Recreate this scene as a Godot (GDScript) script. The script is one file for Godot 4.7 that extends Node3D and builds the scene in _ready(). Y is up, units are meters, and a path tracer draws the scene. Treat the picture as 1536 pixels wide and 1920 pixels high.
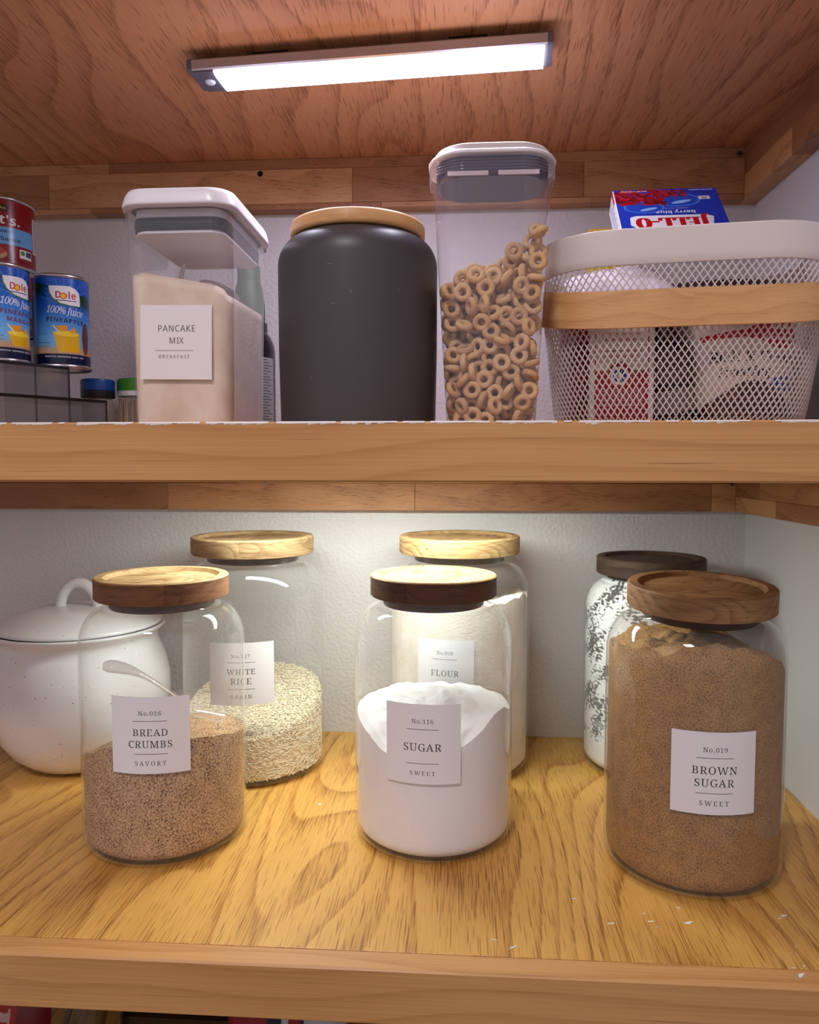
extends Node3D

# ------------------------------------------------------------------ geometry
class Geo:
	var v := PackedVector3Array()
	var n := PackedVector3Array()
	var t := PackedVector2Array()
	var i := PackedInt32Array()

	func flat(p: Array, uv: Array) -> void:   # convex face, corners counter-clockwise seen from outside
		var nn: Vector3 = (p[1] - p[0]).cross(p[2] - p[0]).normalized()
		var b := v.size()
		for k in p.size():
			v.append(p[k]); n.append(nn); t.append(uv[k])
		for k in range(1, p.size() - 1):
			i.append(b); i.append(b + k + 1); i.append(b + k)

	# rows of points; the normal is (along rows) x (along columns)
	func grid(P: Array, uv: Array, flip := false) -> void:
		var R := P.size()
		var C: int = P[0].size()
		var acc: Array[Vector3] = []
		acc.resize(R * C)
		acc.fill(Vector3.ZERO)
		for r in R - 1:
			var A: PackedVector3Array = P[r]
			var B: PackedVector3Array = P[r + 1]
			for c in C - 1:
				var nn := (B[c + 1] - A[c]).cross(A[c + 1] - B[c])
				acc[r * C + c] += nn
				acc[r * C + c + 1] += nn
				acc[r * C + C + c] += nn
				acc[r * C + C + c + 1] += nn
		for r in R:
			var A: PackedVector3Array = P[r]
			if A[0].distance_squared_to(A[C - 1]) < 1e-12:
				var s := acc[r * C] + acc[r * C + C - 1]
				acc[r * C] = s
				acc[r * C + C - 1] = s
				if A[0].distance_squared_to(A[C / 2]) < 1e-12:
					s = Vector3.ZERO
					for c in C: s += acc[r * C + c]
					for c in C: acc[r * C + c] = s
		if R > 2 and P[0][0].distance_squared_to(P[R - 1][0]) < 1e-12 and P[0][C / 2].distance_squared_to(P[R - 1][C / 2]) < 1e-12:
			for c in C:
				var s := acc[c] + acc[(R - 1) * C + c]
				acc[c] = s
				acc[(R - 1) * C + c] = s
		var b := v.size()
		var sg := -1.0 if flip else 1.0
		for r in R:
			for c in C:
				v.append(P[r][c])
				n.append((acc[r * C + c] * sg).normalized())
				t.append(uv[r][c])
		for r in R - 1:
			for c in C - 1:
				var a := b + r * C + c
				if flip:
					i.append_array(PackedInt32Array([a, a + C, a + C + 1, a, a + C + 1, a + 1]))
				else:
					i.append_array(PackedInt32Array([a, a + C + 1, a + C, a, a + 1, a + C + 1]))

	# profile pieces of (radius, y); each piece is smooth, pieces meet in sharp edges
	func lathe(pieces: Array, sides := 64, at := Vector3.ZERO) -> void:
		var run := 0.0
		for piece in pieces:
			var P := []
			var U := []
			for k in piece.size():
				if k > 0: run += piece[k].distance_to(piece[k - 1])
				var row := PackedVector3Array()
				var ur := PackedVector2Array()
				for s in sides + 1:
					var a := TAU * (s % sides) / sides
					row.append(at + Vector3(piece[k].x * cos(a), piece[k].y, piece[k].x * sin(a)))
					ur.append(Vector2(float(s) / sides, run))
				P.append(row); U.append(ur)
			grid(P, U)

	# closed outlines one above another; caps are flat fans
	func loft(rings: Array, cap_low := false, cap_high := false) -> void:
		var P := []
		var U := []
		var run := 0.0
		for k in rings.size():
			var ring: PackedVector3Array = rings[k]
			if k > 0: run += ring[0].distance_to(rings[k - 1][0])
			var row := ring.duplicate()
			row.append(ring[0])
			var ur := PackedVector2Array()
			var s := 0.0
			for c in row.size():
				if c > 0: s += row[c].distance_to(row[c - 1])
				ur.append(Vector2(s, run))
			P.append(row); U.append(ur)
		grid(P, U)
		if cap_low: fan(rings[0], true)
		if cap_high: fan(rings[rings.size() - 1], false)

	func fan(ring: PackedVector3Array, low: bool) -> void:
		var m := Vector3.ZERO
		for p in ring: m += p
		m /= ring.size()
		var P := [[], []]
		var a := PackedVector3Array(); var c := PackedVector3Array()
		var ua := PackedVector2Array(); var uc := PackedVector2Array()
		for k in ring.size() + 1:
			var p := ring[k % ring.size()]
			a.append(p); ua.append(Vector2(p.x, p.z)); c.append(m); uc.append(Vector2(m.x, m.z))
		P = [c, a] if low else [a, c]
		grid(P, [uc, ua] if low else [ua, uc])

	# box with chamfered edges; metric uv, grain (u) along x, or along z where turned
	func box(at: Vector3, size: Vector3, bevel := 0.0, turned := false, off := Vector2.ZERO) -> void:
		var h := size / 2
		var q := h - Vector3.ONE * bevel
		for ax in 3:
			for sg in [-1.0, 1.0]:
				var a1 := (ax + 1) % 3
				var a2 := (ax + 2) % 3
				var pts := []
				for w in [[-1, -1], [1, -1], [1, 1], [-1, 1]]:
					var p := Vector3.ZERO
					p[ax] = sg * h[ax]; p[a1] = w[0] * q[a1]; p[a2] = w[1] * q[a2]
					pts.append(p)
				if sg < 0: pts.reverse()
				_face(pts, ax, at, turned, off)
		if bevel <= 0: return
		for ax in 3:        # the twelve edges
			var a1 := (ax + 1) % 3
			var a2 := (ax + 2) % 3
			for s1 in [-1.0, 1.0]:
				for s2 in [-1.0, 1.0]:
					var pts := []
					for w in [[-1, 0], [1, 0], [1, 1], [-1, 1]]:
						var p := Vector3.ZERO
						p[ax] = w[0] * q[ax]
						p[a1] = s1 * (h[a1] if w[1] == 0 else q[a1])
						p[a2] = s2 * (q[a2] if w[1] == 0 else h[a2])
						pts.append(p)
					if s1 * s2 < 0: pts.reverse()
					_face(pts, a1, at, turned, off)
		for sx in [-1.0, 1.0]:
			for sy in [-1.0, 1.0]:
				for sz in [-1.0, 1.0]:
					var pts := [Vector3(sx * h.x, sy * q.y, sz * q.z), Vector3(sx * q.x, sy * h.y, sz * q.z), Vector3(sx * q.x, sy * q.y, sz * h.z)]
					if sx * sy * sz < 0: pts.reverse()
					_face(pts, 0, at, turned, off)

	func _face(pts: Array, ax: int, at: Vector3, turned: bool, off: Vector2) -> void:
		var w := []
		var uv := []
		for p in pts:
			w.append(p + at)
			var q: Vector2
			if turned: q = Vector2(p.z, p.x) if ax == 1 else (Vector2(p.z, p.y) if ax == 0 else Vector2(p.y, p.x))
			else: q = Vector2(p.x, p.z) if ax == 1 else (Vector2(p.z, p.y) if ax == 0 else Vector2(p.x, p.y))
			uv.append(q + off)
		flat(w, uv)

	func tube(path: Array, rad: Array, sides := 12, squash := 1.0, up := Vector3.UP) -> void:
		var P := []
		var U := []
		for k in path.size():
			var d: Vector3 = (path[mini(k + 1, path.size() - 1)] - path[maxi(k - 1, 0)]).normalized()
			var sd := d.cross(up).normalized()
			var un := sd.cross(d).normalized()
			var row := PackedVector3Array()
			var ur := PackedVector2Array()
			for s in sides + 1:
				var a := TAU * (s % sides) / sides
				row.append(path[k] + (sd * cos(a) + un * sin(a) * squash) * float(rad[k]))
				ur.append(Vector2(float(k) / path.size(), float(s) / sides))
			P.append(row); U.append(ur)
		grid(P, U, true)

	func mesh() -> ArrayMesh:
		var a := []
		a.resize(Mesh.ARRAY_MAX)
		a[Mesh.ARRAY_VERTEX] = v
		a[Mesh.ARRAY_NORMAL] = n
		a[Mesh.ARRAY_TEX_UV] = t
		a[Mesh.ARRAY_INDEX] = i
		var m := ArrayMesh.new()
		m.add_surface_from_arrays(Mesh.PRIMITIVE_TRIANGLES, a)
		return m

# a rounded rectangle, counter-clockwise seen from below, so that lofts upward face outward
static func rrect(hx: float, hz: float, r: float, y: float, steps := 8, at := Vector3.ZERO, turn := 0.0) -> PackedVector3Array:
	var o := PackedVector3Array()
	r = minf(r, minf(hx, hz) - 1e-5)
	var cs := [[1, 1], [-1, 1], [-1, -1], [1, -1]]
	for q in 4:
		for s in steps + 1:
			var a := PI / 2 * (q + float(s) / steps)
			var p := Vector3(cs[q][0] * (hx - r) + r * cos(a), y, cs[q][1] * (hz - r) + r * sin(a))
			o.append(at + p.rotated(Vector3.UP, turn))
	return o

static func arc(cx: float, cy: float, r: float, a0: float, a1: float, steps := 8, ry := -1.0) -> PackedVector2Array:
	var o := PackedVector2Array()
	for s in steps + 1:
		var a := deg_to_rad(lerpf(a0, a1, float(s) / steps))
		o.append(Vector2(cx + r * cos(a), cy + (r if ry < 0 else ry) * sin(a)))
	return o

# ------------------------------------------------------------------ flat print
class Canvas:
	var im: Image
	var w: int
	var h: int
	func _init(ww: int, hh: int, c: Color) -> void:
		w = ww; h = hh
		im = Image.create_empty(w, h, false, Image.FORMAT_RGB8)
		im.fill(c)
	func rect(x: float, y: float, ww: float, hh: float, c: Color) -> void:
		im.fill_rect(Rect2i(int(x), int(y), int(ww), int(hh)), c)
	func poly(p: PackedVector2Array, c: Color) -> void:
		var lo := 1e9
		var hi := -1e9
		for q in p:
			lo = minf(lo, q.y); hi = maxf(hi, q.y)
		for y in range(maxi(0, int(lo)), mini(h, int(hi) + 1)):
			var yy := y + 0.5
			var xs := []
			for k in p.size():
				var a := p[k]
				var b := p[(k + 1) % p.size()]
				if (a.y <= yy) != (b.y <= yy):
					xs.append(a.x + (yy - a.y) / (b.y - a.y) * (b.x - a.x))
			xs.sort()
			for k in range(0, xs.size() - 1, 2):
				var x0 := maxi(0, roundi(xs[k]))
				var x1 := mini(w, roundi(xs[k + 1]))
				if x1 > x0: im.fill_rect(Rect2i(x0, y, x1 - x0, 1), c)
	func oval(cx: float, cy: float, rx: float, ry: float, c: Color, turn := 0.0) -> void:
		var p := PackedVector2Array()
		for k in 40:
			p.append(Vector2(cx, cy) + Vector2(rx * cos(TAU * k / 40), ry * sin(TAU * k / 40)).rotated(turn))
		poly(p, c)
	func line(a: Vector2, b: Vector2, wd: float, c: Color) -> void:
		var s := (b - a).normalized().orthogonal() * wd / 2
		poly(PackedVector2Array([a + s, b + s, b - s, a - s]), c)
	# text fitted to a width, centred at (cx, cy)
	func text(s: String, cx: float, cy: float, wd: float, c: Color, face := "Droid Serif", spacing := 0, bold := false, turn := 0.0, slant := 0.0, tall := 1.0) -> void:
		var f := SystemFont.new()
		f.font_names = PackedStringArray([face])
		if bold: f.font_weight = 700
		var fv := FontVariation.new()
		fv.base_font = f
		fv.spacing_glyph = spacing
		var tm := TextMesh.new()
		tm.text = s
		tm.font = fv
		tm.font_size = 64
		tm.pixel_size = 1.0
		tm.depth = 0.0
		tm.curve_step = 1.0
		var a := tm.surface_get_arrays(0)
		var vs: PackedVector3Array = a[Mesh.ARRAY_VERTEX]
		if vs.is_empty(): return
		var idx = a[Mesh.ARRAY_INDEX]
		if idx == null: idx = PackedInt32Array(range(vs.size()))
		var lo := Vector2(1e9, 1e9)
		var hi := -lo
		for q in vs:
			lo = lo.min(Vector2(q.x, q.y)); hi = hi.max(Vector2(q.x, q.y))
		var sc := wd / (hi.x - lo.x)
		var m := (lo + hi) / 2
		for k in range(0, idx.size() - 2, 3):
			var p := PackedVector2Array()
			for j in 3:
				var q := vs[idx[k + j]]
				var r := Vector2((q.x - m.x) + slant * (q.y - m.y), -(q.y - m.y) * tall) * sc
				p.append(Vector2(cx, cy) + r.rotated(turn))
			poly(p, c)
	func tex() -> ImageTexture:
		im.generate_mipmaps()
		return ImageTexture.create_from_image(im)

# ------------------------------------------------------------------ scene helpers
var names := {}

func numbered(called: String) -> String:
	var k: int = names.get(called, -1) + 1
	names[called] = k
	return called if k == 0 else "%s_%03d" % [called, k]

func thing(called: String, label: String, category: String, at := Vector3.ZERO, turn := 0.0, group := "") -> Node3D:
	var o := Node3D.new()
	o.name = numbered(called)
	add_child(o)
	o.position = at
	o.rotation.y = turn
	tag(o, label, category, group)
	return o

func tag(o: Node3D, label: String, category: String, group := "", kind := "") -> void:
	o.set_meta("label", label)
	o.set_meta("category", category)
	if group: o.set_meta("group", group)
	if kind: o.set_meta("kind", kind)

func part(called: String, m: Mesh, mat: Material, parent: Node3D, label := "") -> MeshInstance3D:
	var o := MeshInstance3D.new()
	o.name = called
	o.mesh = m
	o.material_override = mat
	parent.add_child(o, true)
	if label: o.set_meta("label", label)
	return o

func single(called: String, m: Mesh, mat: Material, label: String, category: String, at := Vector3.ZERO, group := "", kind := "") -> MeshInstance3D:
	var o := MeshInstance3D.new()
	o.name = numbered(called)
	o.mesh = m
	o.material_override = mat
	add_child(o)
	o.position = at
	tag(o, label, category, group, kind)
	return o

func struct(called: String, m: Mesh, mat: Material, label := "") -> MeshInstance3D:
	var o := MeshInstance3D.new()
	o.name = called
	o.mesh = m
	o.material_override = mat
	o.set_meta("kind", "structure")
	if label: o.set_meta("label", label)
	add_child(o)
	return o

func boxm(at: Vector3, size: Vector3, bevel := 0.0, turned := false, off := Vector2.ZERO) -> ArrayMesh:
	var g := Geo.new()
	g.box(at, size, bevel, turned, off)
	return g.mesh()

func mat(c: Color, rough := 0.6, metal := 0.0, spec := 0.5) -> StandardMaterial3D:
	var m := StandardMaterial3D.new()
	m.albedo_color = c
	m.roughness = rough
	m.metallic = metal
	m.metallic_specular = spec
	return m

func tmat(tex: Texture2D, rough := 0.6, sc := Vector3.ONE, c := Color.WHITE) -> StandardMaterial3D:
	var m := mat(c, rough)
	m.albedo_texture = tex
	m.uv1_scale = sc
	return m

func pane(c: Color, a: float, rough := 0.02) -> StandardMaterial3D:
	var m := mat(Color(c, a), rough)
	m.transparency = BaseMaterial3D.TRANSPARENCY_ALPHA
	return m

func bump(m: StandardMaterial3D, tex: Texture2D, depth_cm: float) -> StandardMaterial3D:
	m.heightmap_enabled = true
	m.heightmap_texture = tex
	m.heightmap_scale = depth_cm
	return m

func noise(sd: int, f: float, oct := 3, type := FastNoiseLite.TYPE_SIMPLEX_SMOOTH) -> FastNoiseLite:
	var q := FastNoiseLite.new()
	q.seed = sd
	q.noise_type = type
	q.frequency = f
	q.fractal_octaves = oct
	return q

func noisetex(size: int, f: float, sd: int, oct := 3, ramp: Gradient = null, type := FastNoiseLite.TYPE_SIMPLEX_SMOOTH) -> ImageTexture:
	var q := noise(sd, f, oct, type)
	var g := q.get_seamless_image(size, size, false, false, 0.15)
	g.convert(Image.FORMAT_L8)
	if ramp == null: return ImageTexture.create_from_image(g)
	var d := g.get_data()
	var lut := []
	for k in 256:
		var c := ramp.sample(k / 255.0)
		lut.append([int(c.r * 255), int(c.g * 255), int(c.b * 255)])
	var o := PackedByteArray()
	o.resize(d.size() * 3)
	for k in d.size():
		var l: Array = lut[d[k]]
		o[k * 3] = l[0]; o[k * 3 + 1] = l[1]; o[k * 3 + 2] = l[2]
	return ImageTexture.create_from_image(Image.create_from_data(size, size, false, Image.FORMAT_RGB8, o))

# loose grains: single specks, clumps of them and a slow drift of tone
func graintex(size: int, sd: int, ramp: Gradient, speck: float, clump: float, slow: float) -> ImageTexture:
	var r := RandomNumberGenerator.new()
	r.seed = sd
	var nc := noise(sd, 0.16, 2).get_seamless_image(size, size, false, false, 0.1)
	var ns := noise(sd + 1, 0.02, 3).get_seamless_image(size, size, false, false, 0.1)
	nc.convert(Image.FORMAT_L8)
	ns.convert(Image.FORMAT_L8)
	var a := nc.get_data()
	var b := ns.get_data()
	var lut := []
	for k in 256:
		var c := ramp.sample(k / 255.0)
		lut.append([int(c.r * 255), int(c.g * 255), int(c.b * 255)])
	var o := PackedByteArray()
	o.resize(size * size * 3)
	for k in size * size:
		var f := 127.0 + (r.randf() + r.randf() - 1.0) * 127.0 * speck + (a[k] - 127.0) * clump + (b[k] - 127.0) * slow
		var l: Array = lut[clampi(int(f), 0, 255)]
		o[k * 3] = l[0]; o[k * 3 + 1] = l[1]; o[k * 3 + 2] = l[2]
	return ImageTexture.create_from_image(Image.create_from_data(size, size, false, Image.FORMAT_RGB8, o))

func grad(stops: Array) -> Gradient:
	var g := Gradient.new()
	var off := PackedFloat32Array()
	var col := PackedColorArray()
	for s in stops:
		off.append(s[0]); col.append(s[1])
	g.offsets = off
	g.colors = col
	return g

# wood with the grain along u. lu, lv: metres covered; bands: growth rings per metre across; wave: how far they wander (metres);
# pores: how many dark pores; the three colours run from pale early wood to the pore
func wood(w: int, h: int, lu: float, lv: float, sd: int, bands: float, wave: float, wander: float, pores: float, pore_len: float, pale: Color, deep: Color, pore: Color, patch := 0.3, across := 2.2) -> ImageTexture:
	var nw := noise(sd, 1.0, 2)
	var np := noise(sd + 7, 1.0, 2)
	var nf := noise(sd + 13, 1.0, 2)
	var o := PackedByteArray()
	o.resize(w * h * 3)
	var k := 0
	for y in h:
		var vm := lv * y / h
		for x in w:
			var um := lu * x / w
			var wv := nw.get_noise_2d(um * wander, vm * wander * across)
			var s := (vm + wv * wave) * bands
			var f := s - floorf(s)
			var late := f * f * f * (1.0 if f < 0.93 else (1.0 - f) / 0.07)
			var fine := nf.get_noise_2d(um * 30.0 / pore_len, vm * 900.0)
			var pr := np.get_noise_2d(um * 42.0 / pore_len, vm * 850.0) - 0.62 + 0.55 * late * pores + 0.18 * pores
			var pk := clampf(pr * 4.0, 0.0, 1.0) * 0.75
			var d := clampf(late * 0.75 + fine * 0.42 + wv * patch + 0.12, 0.0, 1.0)
			var r := lerpf(lerpf(pale.r, deep.r, d), pore.r, pk)
			var g := lerpf(lerpf(pale.g, deep.g, d), pore.g, pk)
			var b := lerpf(lerpf(pale.b, deep.b, d), pore.b, pk)
			o[k] = int(r * 255); o[k + 1] = int(g * 255); o[k + 2] = int(b * 255)
			k += 3
	return ImageTexture.create_from_image(Image.create_from_data(w, h, false, Image.FORMAT_RGB8, o))

const WALL_Z := -0.393
const WALL_X := 0.316
const CLEAT := 0.018
const MID := 0.3375      # top of the middle shelf
var rng := RandomNumberGenerator.new()
var M := {}

func _ready() -> void:
	rng.seed = 11
	# ---- camera
	var cam := Camera3D.new()
	cam.name = "camera"
	add_child(cam)
	cam.position = Vector3(0, 0.313, 0.465)
	cam.rotation = Vector3(deg_to_rad(-3.71), deg_to_rad(3.79), 0)
	cam.fov = 68.1218
	cam.near = 0.02
	cam.current = true
	# ---- environment: an enclosed closet, so no sky reaches it
	var we := WorldEnvironment.new()
	we.name = "environment"
	var env := Environment.new()
	env.background_mode = Environment.BG_COLOR
	env.background_color = Color.BLACK
	env.tonemap_mode = Environment.TONE_MAPPER_LINEAR
	env.tonemap_exposure = 1.12
	env.sdfgi_enabled = true
	env.ssao_enabled = true
	env.ssil_enabled = true
	we.environment = env
	add_child(we)
	# ---- light: a ceiling lamp behind the camera and a bar lamp under each of two shelves
	var UP_LED := Color(0.90, 0.89, 1.0)
	var LOW_LED := Color(0.95, 1.0, 0.97)
	var ROOM := Color(1.0, 0.965, 0.985)
	materials()
	shell()
	ceiling_lamp(Vector3(-0.32, 1.345, 0.95), ROOM, 0.98)
	light_bar(Vector3(-0.0746, 0.6445, -0.160), -0.073, 0.006, UP_LED, 0.078, "slim aluminium light bar glowing under the top reddish plywood shelf, small sensor at one end")
	light_bar(Vector3(-0.085, 0.3145, -0.200), -0.03, 0.0, LOW_LED, 0.105, "slim aluminium light bar under the middle shelf, hidden behind its front trim")
	shelves()
	lower_jars()
	crock()
	pancake_container()
	canister()
	cereal_container()
	basket()
	can_corner()
	lowest_shelf_goods()

# ------------------------------------------------------------------ materials
func materials() -> void:
	var peel := noisetex(512, 0.03, 3, 3)
	var wall := mat(Color(0.86, 0.85, 0.85), 0.55, 0.0, 0.4)
	wall.uv1_scale = Vector3.ONE * 11.0
	bump(wall, peel, 0.06)
	M.wall = wall
	var smooth := mat(Color(0.86, 0.86, 0.87), 0.55, 0.0, 0.4)
	M.wall_smooth = smooth
	# wood: oak ply (grain along depth), pine trim, rubberwood staves, acacia lids
	var oak := wood(1024, 2048, 0.42, 0.95, 5, 34.0, 0.10, 1.6, 1.0, 2.6, Color(0.88, 0.68, 0.36), Color(0.75, 0.53, 0.25), Color(0.54, 0.35, 0.15), 0.22, 3.2)
	M.oak = tmat(oak, 0.38, Vector3(1 / 0.42, 1 / 0.95, 1))
	var lauan := wood(768, 1280, 0.42, 0.95, 61, 30.0, 0.085, 1.6, 0.9, 2.2, Color(0.83, 0.60, 0.42), Color(0.71, 0.48, 0.31), Color(0.52, 0.32, 0.20), 0.3, 3.2)
	M.oak_red = tmat(lauan, 0.5, Vector3(1 / 0.42, 1 / 0.95, 1))
	var pine := wood(2048, 192, 1.3, 0.06, 21, 55.0, 0.012, 3.0, 0.12, 7.0, Color(0.83, 0.62, 0.39), Color(0.74, 0.52, 0.30), Color(0.52, 0.33, 0.18), 0.35)
	M.pine = tmat(pine, 0.45, Vector3(1 / 1.3, 1 / 0.06, 1))
	var rubber := wood(1024, 512, 0.6, 0.12, 33, 18.0, 0.03, 7.0, 0.5, 0.9, Color(0.90, 0.84, 0.76), Color(0.78, 0.69, 0.58), Color(0.50, 0.40, 0.31), 0.3)
	M.stave = []
	for c in [Color(0.82, 0.65, 0.50), Color(0.72, 0.54, 0.40), Color(0.90, 0.74, 0.57), Color(0.77, 0.59, 0.44)]:
		M.stave.append(tmat(rubber, 0.5, Vector3(1 / 0.6, 1 / 0.12, 1), c))
	var acacia := wood(512, 512, 0.14, 0.14, 44, 55.0, 0.05, 9.0, 0.35, 0.8, Color(0.95, 0.90, 0.82), Color(0.62, 0.52, 0.42), Color(0.36, 0.27, 0.2), 0.5)
	M.lids = {}
	for q in [["bread", Color(0.94, 0.85, 0.68)], ["rice", Color(0.78, 0.70, 0.57)], ["flour", Color(0.84, 0.75, 0.58)], ["sugar", Color(0.84, 0.70, 0.46)], ["brown", Color(0.68, 0.54, 0.40)], ["powder", Color(0.36, 0.30, 0.27)]]:  # bread tone is paled to carry the bar lamp's light on its top
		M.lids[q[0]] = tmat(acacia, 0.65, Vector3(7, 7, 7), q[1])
		M.lids[q[0]].uv1_triplanar = true
		M.lids[q[0]].uv1_offset = Vector3(rng.randf(), rng.randf(), rng.randf())
	M.edges = {}  # lid sides: dark wood, darkened further by painted-in shade
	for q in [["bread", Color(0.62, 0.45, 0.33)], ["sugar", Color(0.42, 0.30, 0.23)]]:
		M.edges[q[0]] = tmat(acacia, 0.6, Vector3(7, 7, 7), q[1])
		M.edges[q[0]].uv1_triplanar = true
	M.dark_wood = tmat(acacia, 0.5, Vector3(7, 7, 7), Color(0.30, 0.20, 0.14))
	M.dark_wood.uv1_triplanar = true
	var beech := wood(512, 256, 0.3, 0.05, 52, 60.0, 0.01, 8.0, 0.12, 1.2, Color(0.88, 0.69, 0.47), Color(0.80, 0.59, 0.37), Color(0.62, 0.43, 0.26), 0.3)
	M.beech = tmat(beech, 0.42, Vector3(1 / 0.3, 1 / 0.05, 1))
	M.glass = pane(Color(0.95, 0.98, 0.97), 0.05, 0.0)
	M.clear_plastic = pane(Color(0.90, 0.89, 0.95), 0.06, 0.03)
	M.smoke_plastic = pane(Color(0.30, 0.28, 0.30), 0.22, 0.05)
	M.steel = mat(Color(0.80, 0.80, 0.82), 0.28, 1.0)
	M.alu = mat(Color(0.74, 0.73, 0.75), 0.38, 0.9)
	M.screw = mat(Color(0.62, 0.58, 0.50), 0.35, 1.0)
	M.white_plastic = mat(Color(0.93, 0.92, 0.94), 0.3)
	M.grey_plastic = mat(Color(0.36, 0.36, 0.40), 0.45)
	M.black = mat(Color(0.045, 0.045, 0.05), 0.4)
	M.hole = mat(Color(0.06, 0.045, 0.035), 0.9)

# ------------------------------------------------------------------ the closet
func shell() -> void:
	var t := 0.06
	var x0 := -1.0
	var z1 := 1.9
	var y0 := -1.1
	var y1 := 1.36
	var yc := (y0 + y1) / 2
	var xc := (x0 + WALL_X) / 2
	var zc := (WALL_Z + z1) / 2
	struct("wall_back", boxm(Vector3(xc, yc, WALL_Z - t / 2), Vector3(WALL_X - x0 + 2 * t, y1 - y0, t)), M.wall, "white painted wall with orange-peel texture behind the shelves")
	struct("wall_right", boxm(Vector3(WALL_X + t / 2, yc, zc), Vector3(t, y1 - y0, z1 - WALL_Z)), M.wall_smooth, "white painted side wall")
	struct("wall_left", boxm(Vector3(x0 - t / 2, yc, zc), Vector3(t, y1 - y0, z1 - WALL_Z)), M.wall_smooth)
	struct("wall_front", boxm(Vector3(xc, yc, z1 + t / 2), Vector3(WALL_X - x0 + 2 * t, y1 - y0, t)), M.wall_smooth)
	struct("ceiling", boxm(Vector3(xc, y1 + t / 2, zc), Vector3(WALL_X - x0 + 2 * t, t, z1 - WALL_Z + 2 * t)), M.wall_smooth)
	struct("floor", boxm(Vector3(xc, y0 - t / 2, zc), Vector3(WALL_X - x0 + 2 * t, t, z1 - WALL_Z + 2 * t)), mat(Color(0.55, 0.45, 0.36), 0.5))

func ceiling_lamp(at: Vector3, c: Color, energy: float) -> void:
	var o := thing("ceiling_lamp", "round white flush lamp on the closet ceiling", "lamp", at)
	var g := Geo.new()
	g.lathe([PackedVector2Array([Vector2(0.16, -0.02), Vector2(0.165, -0.01), Vector2(0.165, 0.015)])], 48)
	part("housing", g.mesh(), M.white_plastic, o)
	g = Geo.new()
	g.lathe([PackedVector2Array([Vector2(0.0001, -0.035), Vector2(0.08, -0.032), Vector2(0.15, -0.022), Vector2(0.16, -0.02)])], 48)
	var e := mat(Color.WHITE, 0.6)
	e.emission_enabled = true
	e.emission = c
	e.emission_energy_multiplier = 3.0
	part("lamp_diffuser", g.mesh(), e, o)
	var l := AreaLight3D.new()
	l.name = "ceiling_lamp_light"
	o.add_child(l)
	l.position = Vector3(0, -0.042, 0)
	l.rotation = Vector3(-PI / 2, 0, 0)
	l.area_size = Vector2(0.26, 0.26)
	l.light_color = c
	l.light_energy = energy
	l.shadow_enabled = true

# a bar hanging from y at its magnets; gap: air between bar and board
func light_bar(at: Vector3, turn: float, gap: float, c: Color, energy: float, label: String) -> void:
	var o := thing("light_bar", label, "light", at, turn)
	var L := 0.290
	var yt := -gap
	var yb := yt - 0.0105
	var prof := [Vector2(-0.0145, yt), Vector2(-0.0185, yt - 0.003), Vector2(-0.0178, yb + 0.001), Vector2(-0.0165, yb), Vector2(0.0165, yb), Vector2(0.0178, yb + 0.001), Vector2(0.0185, yt - 0.003), Vector2(0.0145, yt)]
	var ext := func(p: Array, x0: float, x1: float) -> ArrayMesh:
		var g := Geo.new()
		for k in p.size():
			var a: Vector2 = p[k]
			var b: Vector2 = p[(k + 1) % p.size()]
			g.flat([Vector3(x0, a.y, a.x), Vector3(x0, b.y, b.x), Vector3(x1, b.y, b.x), Vector3(x1, a.y, a.x)], [Vector2.ZERO, Vector2.RIGHT, Vector2.ONE, Vector2.DOWN])
		for e in [x0, x1]:
			var pts := []
			for q in p: pts.append(Vector3(e, q.y, q.x))
			if e == x1: pts.reverse()
			var uv := []
			for q in p: uv.append(Vector2.ZERO)
			g.flat(pts, uv)
		return g.mesh()
	part("housing", ext.call(prof, -L / 2 + 0.004, L / 2 - 0.004), M.alu, o)
	for s in [-1, 1]:
		part("end_cap", ext.call(prof, minf(s * (L / 2 - 0.004), s * L / 2), maxf(s * (L / 2 - 0.004), s * L / 2)), M.grey_plastic, o)
	part("sensor_panel", boxm(Vector3(-L / 2 + 0.0125, yb - 0.0006, 0), Vector3(0.017, 0.0012, 0.0325), 0.0003), M.grey_plastic, o)
	var g := Geo.new()
	g.lathe([arc(0, 0, 0.0042, -90, 0, 6, 0.0022)], 20, Vector3(-L / 2 + 0.0125, yb - 0.0012, 0.0))
	part("motion_sensor", g.mesh(), mat(Color(0.85, 0.86, 0.92), 0.4), o)
	# the diffuser stands a little proud of the housing
	var dx0 := -L / 2 + 0.0215
	var dx1 := L / 2 - 0.0065
	var e := mat(Color(0.95, 0.95, 0.95), 0.5)
	e.emission_enabled = true
	e.emission = c
	e.emission_energy_multiplier = 9.0
	part("lamp_diffuser", ext.call([Vector2(-0.0150, yb), Vector2(-0.0142, yb - 0.0025), Vector2(-0.010, yb - 0.0032), Vector2(0.010, yb - 0.0032), Vector2(0.0142, yb - 0.0025), Vector2(0.0150, yb)], dx0, dx1), e, o, "glowing white diffuser")
	if gap > 0.001:
		for s in [-1, 1]:
			part("magnet_pad", boxm(Vector3(s * 0.08, yt + gap / 2, 0), Vector3(0.03, gap, 0.012)), M.black, o)
	var l := AreaLight3D.new()
	l.name = "light_bar_light"
	o.add_child(l)
	l.position = Vector3((dx0 + dx1) / 2, yb - 0.0045, 0)
	l.rotation = Vector3(-PI / 2, 0, 0)
	l.area_size = Vector2(dx1 - dx0, 0.027)
	l.light_color = c
	l.light_energy = energy
	l.shadow_enabled = true

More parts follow.
